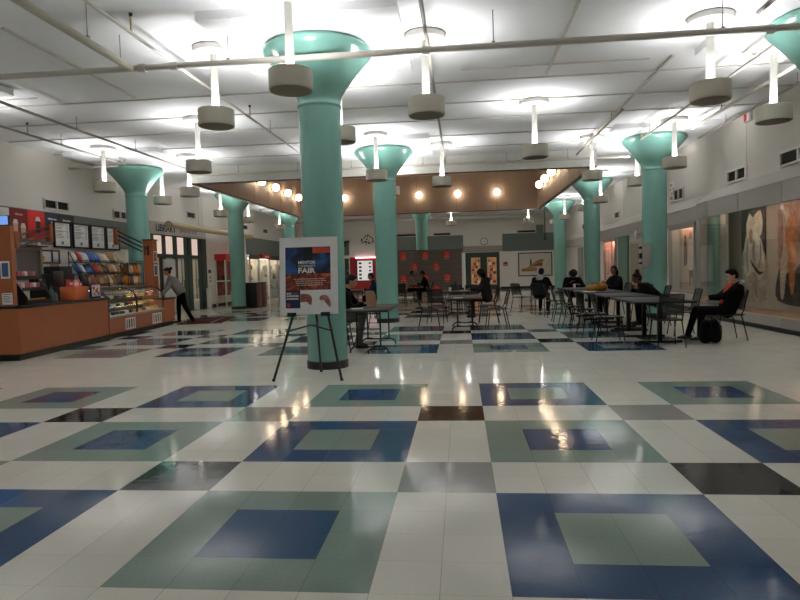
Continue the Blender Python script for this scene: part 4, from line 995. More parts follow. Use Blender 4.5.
# lit shop windows on the far left
mb = MB(); mb.box(XL-.75, XL-.7, 26.7, 34.9, 0, 2.3); mb.box(XL-.7, XL-.2, 26.68, 26.7, 0, 2.3); mb.box(XL-.7, XL-.2, 34.9, 34.92, 0, 2.3); mb.box(XL-.75, XL-.2, 26.7, 34.9, 2.28, 2.33)
struct(mb.build('wall_shop_recess', mat('shop_white_lining', (222, 216, 206), .6), smooth=False, center=False))
SHOPL = mat('shop_strip_glow', (255, 246, 230), .5, emit=14, emit_rgb=(255, 238, 214))
ITC = [BLKM, mat('item_red', (176, 40, 44), .5), mat('item_tan', (190, 140, 90), .5), PAPER, mat('item_brown', (96, 60, 44), .5), mat('item_grey', (120, 120, 122), .5)]
bays = [(26.95, 28.35, 'shop window nearest the recycling bin'), (28.45, 30.05, 'glass shop door under the red header'), (30.25, 31.75, 'shop window right of the red headed door'), (31.85, 33.1, 'shop window second right of the red headed door'), (33.2, 34.8, 'last shop window towards the far wall')]
for k, (a, c, l) in enumerate(bays):
    t = thing('shop_window', 'lit white '+l, 'shop window', (XL, (a+c)/2, 0)); w = (c-a)/2
    b = MB()
    for q in ((-w, -w+.07, 0, 2.28), (w-.07, w, 0, 2.28), (-w, w, 2.2, 2.28)): b.box(-.06, .03, q[0], q[1], q[2], q[3])
    b.build('frame', WHITE if k == 1 else GREYP, t, smooth=False)
    base = .1 if k == 1 else .5
    MB().box(-.66, .0, -w+.07, w-.07, 0.02, base).build('base_panel', GREYP, t, smooth=False)
    MB().box(-.02, -.014, -w+.07, w-.07, base, 2.2).build('glass_pane', GLASS, t, smooth=False)
    MB().box(-.25, -.15, -w+.15, w-.15, 2.16, 2.19).build('light_strip', SHOPL, t, smooth=False)
    if k != 1: MB().box(-.02, .035, -w, w, 2.14, 2.36).build('dark_header', BLKM, t, smooth=False)
    else:
        h = MB().box(-.02, .16, -w, w, 2.16, 2.42).build('red_header', mat('header_red', (176, 30, 34), .45), t, smooth=False)
        MB().box(.16, .163, -.3, .4, 2.25, 2.33).build('white_lettering', PAPER, h, smooth=False)
        for z in (.9, 1.5): MB().box(-.014, -.006, -.3, .5, z, z+.3).build('notice', PAPER, t, smooth=False)
    zs = [.02+base, 1.05, 1.6] if k != 1 else [.1]
    for z in zs[1:]: MB().box(-.6, -.1, -w+.08, w-.08, z-.025, z).build('shelf', SHELF if False else WHITE, t, smooth=False)
    for zi, z in enumerate(zs if k != 1 else []):
        if zi == 0: z = base+.001
        for j in range(3):
            m = ITC[(j*2+zi*3+k) % 6]; nm = ('black', 'red', 'tan', 'white', 'brown', 'grey')[(j*2+zi*3+k) % 6]
            if (j+zi) % 2: q = MB().lathe([(.07, 0), (.1, .08), (.06, .2), (.04, .26), (.05, .3)], 14)
            else: q = MB().box(-.08, .08, -.11, .11, 0, .24, bev=.015)
            q = q.build('display_vase' if (j+zi) % 2 else 'display_box', m, center=False); q.location = (XL-.35, (a+c)/2-w*.55+w*.55*j, z+.001)
            tag(q, '%s item, %s level of the %s' % (nm, ('bottom', 'middle', 'top')[zi], l), 'goods', 'goods in the lit shop windows')

# ------------------------------------------------------------------ far wall
def bt(name, label, cat, x, z, group=None): return thing(name, label, cat, (x, YF, z), 0, group)
o = struct(MB().box(-1.07, 1.07, -.0, .12, 0, 2.34).build('door_1', DGREEN, smooth=False, center=False)); o.location = (1.49, YF, 0)
for x0 in (-.98, .03):
    lf = MB().box(x0, x0+.95, -.03, 0, .02, 2.24).build('door_leaf', DGREEN, o, smooth=False)
    pn = MB().box(x0+.26, x0+.84, -.034, -.03, .3, 2.02).build('lit_pane', mat('door_pane_glow', (196, 150, 104), .4, emit=.16, emit_rgb=(226, 160, 100)), lf, smooth=False)
    b = MB(); random.seed(int(x0*100)+5)
    for k in range(16):
        xx, zz = x0+.28+random.random()*.34, .4+(k//2)*.19; b.box(xx, xx+.2, -.037-.001*(k % 2), -.034, zz, zz+.17, mi=k % 4)
    b.build('posted_notices', [PAPER, ITC[1], ITC[4], ITC[2]], lf, smooth=False)
    b = MB(); b.tube([(x0+(.87 if x0 < 0 else .08), -.03, .95), (x0+(.87 if x0 < 0 else .08), -.09, .97), (x0+(.87 if x0 < 0 else .08), -.09, 1.25), (x0+(.87 if x0 < 0 else .08), -.03, 1.27)], .014, 8); b.build('handle', mat('steel', (150, 150, 150), .3, metal=.9), lf)
struct(MB().box(.3, .42, YF-.03, YF, 0, 2.36).build('trim_9', PAPER, smooth=False, center=False))
struct(MB().box(.3, 2.75, YF-.02, YF, 2.36, 2.75).build('trim_10', mat('beige_lintel', (158, 150, 138), .6), smooth=False, center=False))
t = bt('wall_clock', 'round white wall clock above the dark green doors', 'clock', 1.62, 3.02)
MB().tube([(.21*math.cos(a*PI/16), -.03, .21*math.sin(a*PI/16)) for a in range(32)], .018, 8, closed=True).build('rim', BLKM, t)
MB().cyl((0, 0, 0), (0, -.035, 0), .2, n=32).build('dial', PAPER, t)
MB().box(-.008, .008, -.042, -.036, -.02, .15, M=Matrix.Rotation(R(40), 4, 'Y')).build('hand', BLKM, t, smooth=False); MB().box(-.01, .01, -.042, -.036, -.02, .1, M=Matrix.Rotation(R(160), 4, 'Y')).build('hand', BLKM, t, smooth=False)
t = bt('fire_alarm', 'small red box on the far wall right of the green doors', 'alarm', 2.92, 1.45); MB().box(-.13, .13, -.07, 0, 0, .24, bev=.01).build('housing', RED, t); MB().box(-.05, .05, -.075, -.07, .05, .1).build('handle', PAPER, t, smooth=False)
# framed sketch of a building
t = bt('framed_sketch', 'large black framed ink sketch of a gabled building on the far wall', 'picture', 4.76, .76)
b = MB()
for q in ((-1.05, 1.05, 0, .06), (-1.05, 1.05, 1.42, 1.48), (-1.05, -.99, .06, 1.42), (.99, 1.05, .06, 1.42)): b.box(q[0], q[1], -.05, 0, q[2], q[3])
b.build('frame', BLKM, t, smooth=False)
MB().box(-.99, .99, -.02, 0, .06, 1.42).build('sheet', mat('sketch_paper', (206, 196, 182), .6), t, smooth=False)
SEP = mat('sepia_wash', (178, 134, 78), .6); SEPD = mat('brown_ink', (96, 62, 42), .6); SEPR = mat('rust_wash', (150, 76, 60), .6)
b = MB(); L3 = lambda pts: [(x, -.021, z) for x, z in pts]
b.face(L3([(-.85, .3), (.1, .3), (.1, .55), (-.3, .62), (-.6, .5), (-.85, .5)]), 0); b.face(L3([(-.45, .55), (.5, .9), (.62, 1.02), (.3, 1.02), (-.35, .68)]), 0)
b.face(L3([(-.35, .62), (.45, .62), (.45, .88)]), 2); b.face(L3([(-.32, .7), (-.22, .7), (-.22, .95), (-.27, 1.15), (-.32, .95)]), 1); b.face(L3([(.05, .85), (.45, 1.03), (.4, 1.06), (0, .9)]), 1)
for k in range(8): b.face(L3([(-.8+.11*k, .32), (-.74+.11*k, .32), (-.74+.11*k, .45), (-.8+.11*k, .45)]), 1 if k % 2 else 2)
for k in range(5): b.face(L3([(.6+.06*k, .5+.1*k), (.63+.06*k, .5+.1*k), (.63+.06*k, .62+.1*k), (.6+.06*k, .62+.1*k)]), 0)
b.build('drawing', [SEP, SEPD, SEPR], t, smooth=False, recalc=False)
tag(MB().box(6.1, 6.48, YF-.04, YF, 0, 2.3).build('green_door_panel', DGREEN, smooth=False), 'narrow dark green panel in the far right corner behind a column', 'panel')
# far left: red niche with a lit photo board, black sign, dotted decal
o = struct(MB().box(-6.98, -4.9, YF-.03, YF, .15, 2.26).build('trim_11', mat('niche_red', (170, 28, 36), .5), smooth=False, center=False))
t = bt('photo_board', 'lit white board with two columns of small photos on the red wall', 'board', -6.0, .72)
b = MB()
for q in ((-.54, .54, 0, .05), (-.54, .54, 1.31, 1.36), (-.54, -.49, .05, 1.31), (.49, .54, .05, 1.31)): b.box(q[0], q[1], -.08, -.03, q[2], q[3])
b.build('frame', DARK, t, smooth=False); MB().box(-.49, .49, -.05, -.03, .05, 1.31).build('panel', mat('board_glow', (228, 224, 222), .5, emit=.55), t, smooth=False)
b = MB()
for k in range(5): b.box(-.4, -.22, -.054, -.05, .12+.24*k, .25+.24*k); b.box(.24, .4, -.054, -.05, .14+.24*k, .24+.24*k)
b.build('small_photos', DARK, t, smooth=False)
tag(MB().box(-6.6, -5.3, YF-.12, YF-.03, 2.2, 2.25).build('strip_light', mat('niche_strip_glow', (255, 190, 200), .5, emit=5, emit_rgb=(255, 200, 204)), smooth=False), 'thin bright strip light over the photo board on the red wall', 'lamp')
t = bt('wall_decal', 'cluster of small black squares scattered on the far white wall', 'decal', -5.75, 3.35); random.seed(3)
for k in range(26):
    a, q = random.uniform(0, 6.28), math.sqrt(random.random())*.42; x, z = math.cos(a)*q-.06, math.sin(a)*q*.75; s_ = random.uniform(.025, .05)
    MB().box(x-s_, x+s_, -.01, 0, z-s_, z+s_).build('black_square', BLKM, t, smooth=False)
t = bt('black_sign', 'slanted black sign bracket high on the far wall left of the decal', 'sign', -7.25, 3.1); b = MB(); b.box(-.3, .35, -.3, 0, 0, .12, M=Matrix.Rotation(R(-25), 4, 'Y')); b.box(-.3, .1, -.2, 0, -.15, .2); b.build('bracket', BLKM, t, smooth=False)
tag(MB().box(-7.75, -7.05, YF-.05, YF, .3, 2.2).build('dark_poster', print_mat('dark_poster_print', [(.35, (18, 16, 16)), (.6, (50, 42, 40)), (.72, (190, 180, 176))], 5), smooth=False), 'dark poster beside the red wall at the far left', 'poster')

# ------------------------------------------------------------------ step-and-repeat backdrop with red logos
def backdrop_mat():
    m = bpy.data.materials.new('grey_banner_fabric'); m.use_nodes = True; nt = m.node_tree; N = nt.nodes.new; L = nt.links.new
    b = nt.nodes['Principled BSDF']; b.inputs['Roughness'].default_value = .7
    tc = N('ShaderNodeTexCoord'); mp = N('ShaderNodeMapping'); mp.inputs['Rotation'].default_value = (R(90), 0, 0); L(tc.outputs['Object'], mp.inputs[0])
    br = N('ShaderNodeTexBrick'); br.inputs['Scale'].default_value = 1; br.inputs['Brick Width'].default_value = .13; br.inputs['Row Height'].default_value = .27; br.inputs['Mortar Size'].default_value = .045
    br.inputs['Color1'].default_value = srgb(122, 117, 115); br.inputs['Color2'].default_value = srgb(126, 120, 118); br.inputs['Mortar'].default_value = srgb(110, 105, 103)
    L(mp.outputs[0], br.inputs['Vector']); L(br.outputs['Color'], b.inputs['Base Color']); return m
t = thing('logo_backdrop', 'grey fabric backdrop with rows of red square logos before the far wall', 'backdrop', (-1.55, 27.0, 0))
MB().box(-1.7, 1.7, -.02, .02, .05, 2.3).build('banner', backdrop_mat(), t, smooth=False)
b = MB()
for x in (-1.7, 1.7): b.cyl((x, .03, 0), (x, .03, 2.33), .025, n=10); b.box(x-.05, x+.05, -.3, .3, 0, .03)
b.cyl((-1.77, .03, 2.31), (1.77, .03, 2.31), .025, n=10); b.build('stand', BLKM, t)
LRED = mat('logo_red', (214, 44, 40), .6); LPALE = mat('logo_pale', (240, 150, 140), .6)
for row in range(4):
    for x in ((-1.15, -.06, 1.0), (-.6, .47))[row % 2]:
        z = 2.07-.56*row
        q = MB().box(x-.15, x+.15, -.024, -.02, z-.15, z+.15).build('logo', LRED, t, smooth=False)
        c = MB(); c.tube([(x+.075*math.cos(a*PI/8), -.026, z+.035+.07*math.sin(a*PI/8)) for a in range(16)], .014, 5, closed=True); c.tube([(x+.04, -.026, z-.02), (x+.075, -.026, z-.06)], .013, 5)
        c.box(x-.12, x+.12, -.027, -.023, z-.115, z-.085); c.box(x-.13, x+.13, -.025, -.02, z-.21, z-.185)
        c.build('ring_mark', LPALE, q)
# ------------------------------------------------------------------ poster easel
t = thing('easel', 'black metal tripod easel holding the event poster before the column', 'easel', (-1.84, 4.2, 0))
EB = .80
def ez(z): return .05+.16*z   # how far the easel leans back at a height
for x0, x1 in ((-.46, -.23), (.43, .21)):
    MB().box(-.017, .017, -.01, .01, 0, 1, M=Matrix()) if 0 else None
    b = MB(); b.tube([(x0, -.27, .0), (x0*.45+x1*.55, -.115, .48), (x1*.9, .035, .96), (x1*.35, .19, 1.5)], [.017, .017, .016, .014], 8); b.cyl((x0, -.27, 0), (x0*.99, -.265, .03), .022, n=8); b.build('front_leg', BLKM, t)
b = MB(); b.tube([(0, .46, 0), (0, .28, .8), (0, .1, 1.6)], .016, 8); b.cyl((0, .46, 0), (0, .455, .03), .021, n=8); b.build('rear_leg', BLKM, t)
b = MB(); b.tube([(-.30, -.10, .62), (0, -.05, .70), (.30, -.10, .62)], .011, 8); b.tube([(0, -.05, .70), (0, .3, .70)], .009, 8); b.build('brace', BLKM, t)
b = MB()
for x in (-.22, .22): b.box(x-.06, x+.06, -.16, -.02, .82, .84); b.box(x-.06, x+.06, -.16, -.15, .84, .87); b.cyl((x, -.02, .83), (x, .03, .86), .014, n=8)
b.build('ledge_bracket', BLKM, t)
# board, tilted back a little, resting on the brackets
BT = Matrix.Translation((-1.846, 4.09, .842)) @ Matrix.Rotation(R(-5.5), 4, 'X') @ Matrix.Diagonal((.968, 1, .955, 1))
BT3 = BT.to_3x3().to_4x4()
p = thing('event_poster', 'white foam board poster reading MENTOR COMMUNITY FAIR on the easel', 'poster', BT.translation)
def pb(name, m, x0, x1, z0, z1, par=p, y=0, d=.002): return MB().box(x0, x1, y-d, y, z0, z1, M=BT3).build(name, m, par, smooth=False)
pb('foam_board', FOAM, -.395, .395, 0, 1.05, y=.012, d=.012)
PW0, PW1, PZ0, PZ1 = -.315, .30, .10, .915
pb('blue_photo', print_mat('blue_photo_print', [(.38, (16, 18, 26)), (.48, (22, 44, 84)), (.6, (34, 84, 146)), (.75, (46, 110, 176))], 3.2, dist=1.2), PW0, PW1, .55, PZ1)
pb('orange_photo', print_mat('orange_photo_print', [(.35, (34, 22, 20)), (.5, (126, 50, 34)), (.62, (196, 82, 48)), (.75, (214, 120, 80))], 6, dist=2), PW0, PW1, .33, .55)
pb('white_area', FOAM, PW0+.2, PW1, PZ0, .33, d=.001)
nb = pb('navy_box', mat('navy_print', (26, 40, 78), .5), PW0, PW0+.2, .085, .33)
pb('orange_tag', mat('tag_orange_print', (196, 70, 50), .5), .06, PW1, .83, .905, y=-.002)
pb('dark_silhouette', mat('silhouette_print', (22, 20, 26), .6), -.06, .06, .72, .915, y=-.002, d=.001)
def pt(body, z, w, h, bold): return text('title_lettering', body, .1, PAPER, BT3 @ axes((1, 0, 0), (0, 0, 1), (-.02, -.0055, z)), p, bold=bold, ext=.001, fit=(w, h))
pt('MENTOR', .706, .235, .044, .003); pt('COMMUNITY', .6545, .235, .032, .0); pt('FAIR', .595, .235, .072, .004)
b = MB()
for k in range(4):
    x = -.2+.015*k
    while x < .22-.01*k:
        w = random.uniform(.012, .04); b.box(x, x+w, -.004, -.002, .475-.028*k, .485-.028*k, M=BT3); x += w+.009
b.build('small_lettering', mat('poster_pale_ink', (226, 190, 176), .6), p, smooth=False)
b = MB()
for z, x1, mi in ((.285, .08, 0), (.285, .17, 1), (.25, .18, 0), (.212, .175, 0)):
    x = .015 if mi == 0 else .1
    while x < x1:
        w = random.uniform(.012, .03); b.box(PW0+x, PW0+min(x+w, x1), -.004, -.002, z-.010, z+.012, M=BT3, mi=mi); x += w+.006
b.box(PW0+.02, PW0+.06, -.004, -.002, .105, .155, M=BT3, mi=1)
b.build('small_lettering', [PAPER, mat('poster_red_ink', (206, 60, 64), .6)], p, smooth=False)
HANDP = print_mat('printed_hand_skin', [(.35, (112, 66, 54)), (.65, (176, 112, 92))], 14)
for o in ([(-.11, .17), (-.11, .27), (-.03, .275), (.03, .25), (.045, .19), (.035, .13), (.0, .14), (-.03, .17)], [(.3, .13), (.28, .2), (.25, .25), (.18, .255), (.145, .22), (.165, .185), (.2, .19), (.25, .13), (.285, .09)]):
    b = MB(); vs = [b.bm.verts.new(BT3 @ Vec((x, -.004, z))) for x, z in blob(0, 0, o)]; f_ = b.bm.faces.new(vs); bmesh.ops.triangulate(b.bm, faces=[f_]); b.build('printed_hand', HANDP, p, smooth=False)

# ------------------------------------------------------------------ chairs
MESHM = mesh_mat('perforated_black_steel', (24, 23, 23))
STEEL = mat('black_tube_steel', (14, 14, 14), .4, spec=.3)
def make_chair():
    t = thing('cafe_chair', 'x', 'chair', (0, 0, 0), 0, 'black cafeteria chairs')
    b = MB(); b.loft([[(x, y, .455-.018*math.cos(x*PI/.5)*math.cos((y-.02)*PI/.5)+(.012 if y > .2 else 0)-(.03 if y > .235 else 0)) for x in (-.225, -.15, -.075, 0, .075, .15, .225)] for y in (-.21, -.12, -.03, .06, .15, .22, .245)])
    b.build('seat', MESHM, t, recalc=False)
    b = MB(); b.loft([[(x, -.235-.30*(z-.52)+.05*(abs(x)/.22)**2, z-(.02*(abs(x)/.22)**6)) for x in (-.215, -.15, -.075, 0, .075, .15, .215)] for z in (.53, .61, .69, .77, .86)])
    b.build('backrest', MESHM, t, recalc=False)
    b = MB(); rim = [(-.225, -.21, .447), (.225, -.21, .447), (.225, .22, .45), (-.225, .22, .45)]
    b.tube([(-.21, -.215, .447), (.21, -.215, .447), (.228, -.19, .447), (.228, .2, .447), (.21, .235, .44), (-.21, .235, .44), (-.228, .2, .447), (-.228, -.19, .447)], .011, 8, closed=True)
    for s_ in (-1, 1): b.tube([(s_*.225, -.15, .447), (s_*.222, -.205, .52), (s_*.216, -.24, .68), (s_*.212, -.29, .86)], .011, 8)
    b.tube([(-.212, -.29, .86), (-.15, -.315, .868), (0, -.335, .87), (.15, -.315, .868), (.212, -.29, .86)], .010, 8)
    b.build('frame', STEEL, t)
    for sx in (-1, 1):
        MB().tube([(sx*.21, .19, .445), (sx*.245, .255, .0)], [.012, .010], 8).build('leg', STEEL, t)
        MB().tube([(sx*.21, -.17, .445), (sx*.245, -.27, .0)], [.012, .010], 8).build('leg', STEEL, t)
    return t
chair0 = make_chair(); freeze(chair0); chairs = []
def chair(x, y, deg, label):
    """deg: where the sitter would look, 0 = away from the camera, 90 = to the left"""
    o = chair0 if not chairs else dup(chair0)
    o.location = (x, y, 0); o.rotation_euler = (0, 0, R(deg)); o.scale = (.88, .95, 1.0); o['label'] = label; chairs.append(o)
# right row of tables
chair(3.48, 6.84, 0, 'black mesh chair at the near end of the right tables, its back to the viewer')
chair(2.72, 7.62, -92, 'black mesh chair nearest on the left side of the right table row')
chair(2.6, 8.42, -85, 'black mesh chair second nearest on the left side of the right table row')
chair(2.66, 9.75, -95, 'black mesh chair third along the left side of the right table row')
chair(2.62, 10.75, -85, 'black mesh chair fourth along the left side of the right table row')
chair(2.6, 11.85, -92, 'black mesh chair fifth along the left side of the right table row')
chair(2.62, 13.2, -88, 'black mesh chair sixth along the left side of the right table row')
chair(4.3, 8.45, 88, 'empty black mesh chair between the seated man and the right tables')
chair(4.4, 11.75, 84, 'empty black mesh chair behind the woman with the hair bun, against the column')
chair(4.42, 10.55, 90, 'black mesh chair under the woman with the hair bun')
chair(4.74, 7.6, 90, 'black chair the man in the black jacket leans back in')
chair(4.34, 13.5, 100, 'black mesh chair under the person in dark clothes beside the yellow bag')
chair(3.55, 15.42, 180, 'black mesh chair at the far end of the right table row under a bowed person')
chair(2.43, 15.02, -24, 'black mesh chair under the person with the pale collar')
chair(1.95, 15.6, -50, 'black mesh chair standing left of the person with the pale collar')
# centre tables
chair(-.62, 10.42, -88, 'black mesh chair seen from the side, left of the central table')
chair(-.5, 12.05, -10, 'black mesh chair showing its back, behind the left corner of the central table')
chair(.92, 10.55, 95, 'black mesh chair leaning back at the right of the central table')
chair(.78, 11.75, 86, 'black mesh chair at the far right corner of the central table')
chair(.86, 13.75, 90, 'black mesh chair under the person in the grey hooded top')
chair(-.55, 13.9, -90, 'black mesh chair left of the laptop table')
chair(-.1, 15.0, 170, 'black mesh chair on the far side of the laptop table, left one')
chair(.45, 15.1, 185, 'black mesh chair on the far side of the laptop table, right one')
# before the backdrop
chair(-1.32, 22.3, 95, 'black chair under the man in black before the logo backdrop')
chair(-2.05, 22.6, -80, 'black chair under the person in the pale top before the logo backdrop')
chair(-2.3, 20.6, -60, 'empty black chair in front of the logo backdrop, by the column')
chair(-2.15, 19.2, 10, 'empty black chair beside the column, nearer than the backdrop pair')
chair(-.35, 20.8, 80, 'empty black chair right of the man in black before the backdrop')
chair(-2.65, 16.5, 95, 'black chair under the person in dark blue before the red wall')
chair(-2.1, 7.22, -88, 'black chair under the man seated at the paper bag table')
chair(-4.2, 18.2, -80, 'empty black chair before the red wall, opposite the person in dark blue')

# ------------------------------------------------------------------ tables
TTOP = mat('dark_grey_laminate', (44, 42, 42), .5, noise=.05, spec=.14)
TTOPB = mat('brown_grey_laminate', (60, 50, 46), .5, noise=.06, spec=.14)
def ped_table(x, y, lx, ly, label, peds):
    t = thing('pedestal_table', label, 'table', (x, y, 0), 0, 'dark pedestal tables on the right')
    top = MB().box(-lx/2, lx/2, -ly/2, ly/2, .712, .74, bev=.005).build('tabletop', TTOP, t)
    MB().box(-lx/2-.004, lx/2+.004, -ly/2-.004, ly/2+.004, .705, .733).build('edge_band', BLKM, top, smooth=False)
    for p in peds:
        MB().box(.05-.035, .05+.035, p-.035, p+.035, .03, .70).build('post', STEEL, t, smooth=False)
        MB().box(.05-.36, .05+.37, p-.04, p+.04, 0, .04, bev=.008).build('foot_bar', STEEL, t)
        MB().box(.05-.33, .05+.33, p-.03, p+.03, .68, .706).build('top_bar', STEEL, t, smooth=False)
ped_table(3.47, 7.72, .98, 1.75, 'dark pedestal table nearest in the right row', (-.37, .55))
ped_table(3.47, 9.72, .98, 1.75, 'dark pedestal table second in the right row, before the woman with the bun', (-.35, .5))
ped_table(3.47, 11.72, .98, 1.75, 'dark pedestal table third in the right row, carrying the yellow bag', (-.4, .45))
ped_table(3.47, 13.72, .98, 1.75, 'dark pedestal table farthest in the right row, before the bowed person', (-.45, .5))
def fold_table(x, y, lx, ly, label, ys, px):
    t = thing('folding_table', label, 'table', (x, y, 0), 0, 'folding tables')
    top = MB().box(-lx/2, lx/2, -ly/2, ly/2, .715, .74, bev=.004).build('tabletop', TTOPB, t)
    MB().box(-lx/2-.003, lx/2+.003, -ly/2-.003, ly/2+.003, .70, .732).build('edge_band', BLKM, top, smooth=False)
    for yy in ys:
        f_ = MB()
        for s_ in (-1, 1): f_.tube([(s_*px, yy, .70), (s_*px, yy, .09)], .014, 8)
        f_.tube([(-px, yy, .1), (px, yy, .1)], .012, 8); f_.tube([(-px, yy, .66), (px, yy, .66)], .012, 8)
        f_.build('end_frame', STEEL, t)
        for s_ in (-1, 1):
            MB().tube([(s_*px*.6, yy, .11), (s_*px, yy, .115), (s_*(px+.07), yy, .095), (s_*(px+.115), yy, .05), (s_*(px+.12), yy, 0)], .015, 8).build('foot', STEEL, t)
    b = MB()
    for s_, yy in ((1, ys[0]), (-1, ys[1])): b.tube([(0, yy, .4), (0, yy+s_*.3, .7)], .008, 6); b.tube([(-px, yy, .4), (px, yy, .4)], .008, 6)
    b.build('brace', STEEL, t)
fold_table(-1.45, 7.18, .76, 1.86, 'brown topped folding table with a paper bag, beside the nearest column', (-.6, .62), .2)
fold_table(.19, 10.4, .76, 1.9, 'brown topped folding table in the middle of the hall', (-.42, .55), .165)
fold_table(.08, 14.0, .95, 1.2, 'dark table with an open laptop behind the central table', (-.35, .35), .25)
fold_table(-1.75, 22.3, .5, .9, 'small table between the two people before the logo backdrop', (-.25, .25), .12)
fold_table(-3.5, 17.2, .8, 1.5, 'folding table in front of the red wall at far left centre', (-.45, .45), .2)

# things lying on the tables
KRAFT = mat('kraft_paper', (146, 112, 82), .7, noise=.1, scale=12)
t = thing('paper_bag', 'brown paper bag standing on the folding table by the column', 'bag', (-1.47, 7.12, .741), R(12))
b = MB(); b.prism([(-.075, -.06, 0), (.09, -.06, 0), (.075, -.06, .22), (.05, -.055, .28), (-.07, -.06, .29), (-.095, -.06, .27)], (0, .12, 0)); b.build('bag', KRAFT, t, smooth=False)
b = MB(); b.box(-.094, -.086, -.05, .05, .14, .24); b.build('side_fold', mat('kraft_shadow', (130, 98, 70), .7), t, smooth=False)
t = thing('paper_sheet', 'white paper sheets on the folding table before the seated man', 'paper', (-1.66, 6.72, .741), R(15)); MB().box(-.1, .1, -.14, .14, 0, .006).build('sheet', PAPER, t, smooth=False)
t = thing('paper_sheet', 'pale paper lying on the central folding table', 'paper', (.05, 9.75, .741), R(-8)); MB().box(-.1, .1, -.1, .1, 0, .004).build('sheet', PAPER, t, smooth=False)
t = thing('paper_sheet', 'white paper on the right tables just left of the yellow bag', 'paper', (3.15, 11.35, .741), R(5)); MB().box(-.14, .12, -.15, .15, 0, .005).build('sheet', PAPER, t, smooth=False)
t = thing('laptop', 'open laptop on the dark table before the person in grey', 'laptop', (.18, 13.85, .741), R(90))
MB().box(-.16, .16, -.11, .11, 0, .016, bev=.003).build('base', mat('laptop_grey', (150, 150, 152), .35, metal=.5), t); MB().box(-.16, .16, .0, .008, 0, .21, M=Matrix.Translation((0, .11, .014)) @ Matrix.Rotation(R(-14), 4, 'X')).build('lid', DARK, t)
for x, y, l in ((-.2, 13.9, 'white cup on the laptop table'), (3.28, 14.1, 'white cup on the farthest right table')):
    t = thing('paper_cup', l, 'cup', (x, y, .741)); MB().lathe([(.03, 0), (.04, .11), (.042, .112)], 16).build('cup', PAPER, t); MB().lathe([(.043, .112), (.043, .12), (.03, .125), (0, .125)], 16).build('lid', BLKM, t)
# yellow bag: soft lumpy hold-all
YEL = mat('mustard_canvas', (168, 116, 44), .7, noise=.15, scale=10)
t = thing('canvas_bag', 'mustard yellow soft bag lying on the third right table', 'bag', (3.34, 11.5, .741), R(5))
b = MB(); b.ell((-.1, 0, .085), (.17, .12, .085)); b.ell((.12, .02, .1), (.15, .12, .11)); b.ell((.02, 0, .13), (.11, .08, .075)); b.ell((.16, 0, .2), (.05, .06, .06)); b.build('body', YEL, t)
b = MB(); b.tube([(-.14, -.04, .15), (-.08, -.06, .21), (.02, -.06, .19), (.08, -.05, .16)], .012, 8); b.build('strap', mat('bag_strap', (110, 76, 34), .6), t)

# ------------------------------------------------------------------ people
SKINS = {'light': mat('skin_light', (206, 156, 130), .5), 'tan': mat('skin_tan', (176, 122, 94), .5), 'brown': mat('skin_brown', (112, 74, 56), .5)}
HAIR = mat('dark_hair', (18, 14, 12), .6, spec=.2, noise=.3, scale=60)
EYEW = mat('eye_white', (168, 150, 140), .5, spec=.2); EYED = mat('eye_dark', (30, 22, 18), .3); LIP = mat('lips', (150, 86, 76), .5)
def remesh(mb, vox, smooth=4):
    me = mb.mesh('tmp', [], True); o = bpy.data.objects.new('tmp', me); COL.objects.link(o)
    m = o.modifiers.new('r', 'REMESH'); m.mode = 'VOXEL'; m.voxel_size = vox; m.use_smooth_shade = True
    s_ = o.modifiers.new('s', 'SMOOTH'); s_.factor = .5; s_.iterations = smooth
    bpy.context.view_layer.update()
    e = bpy.data.meshes.new_from_object(o.evaluated_get(bpy.context.evaluated_depsgraph_get()))
    bpy.data.objects.remove(o); bpy.data.meshes.remove(me)
    b = MB(); b.bm.from_mesh(e); bpy.data.meshes.remove(e)
    for f_ in b.bm.faces: f_.smooth = True
    return b
def ik(a, t_, l1, l2, pole):
    a, t_ = Vec(a), Vec(t_); d = t_-a; L_ = min(d.length, (l1+l2)*.995); dn = d.normalized()
    x = (l1*l1-l2*l2+L_*L_)/(2*L_); h = math.sqrt(max(l1*l1-x*x, 0)); p = Vec(pole); p = (p-dn*p.dot(dn)).normalized()
    return a+dn*x+p*h, a+dn*L_
def hand(b, wrist, d, n, side, curl=35, k=1.0):
    """five fingers and a palm; d along the hand, n out of the palm, side +1 right"""
    d = Vec(d).normalized(); n = Vec(n); n = (n-d*n.dot(d)).normalized(); s_ = d.cross(n)*side
    w = Vec(wrist)
    for q in (-.024, -.008, .008, .024): b.cap(w+s_*q*.6, w+d*.085*k+s_*q*k, .014*k, .012*k, 8)
    for q, L_ in ((-.030, .058), (-.010, .074), (.010, .080), (.029, .070)):
        p0 = w+d*.080*k+s_*q*k; c1, c2 = R(curl*.6), R(curl*1.5); p1 = p0+(d*math.cos(c1)+n*math.sin(c1))*L_*.5*k; p2 = p1+(d*math.cos(c2)+n*math.sin(c2))*L_*.5*k
        b.cap(p0, p1, .0092*k, .0085*k, 7); b.cap(p1, p2, .0085*k, .007*k, 7)
    p0 = w+d*.02*k+s_*.022*k; p1 = p0+(d*.62+s_*.62+n*.3).normalized()*.042*k; p2 = p1+(d*.85+s_*.15+n*.45).normalized()*.032*k
    b.cap(p0, p1, .0115*k, .010*k, 7); b.cap(p1, p2, .010*k, .008*k, 7)
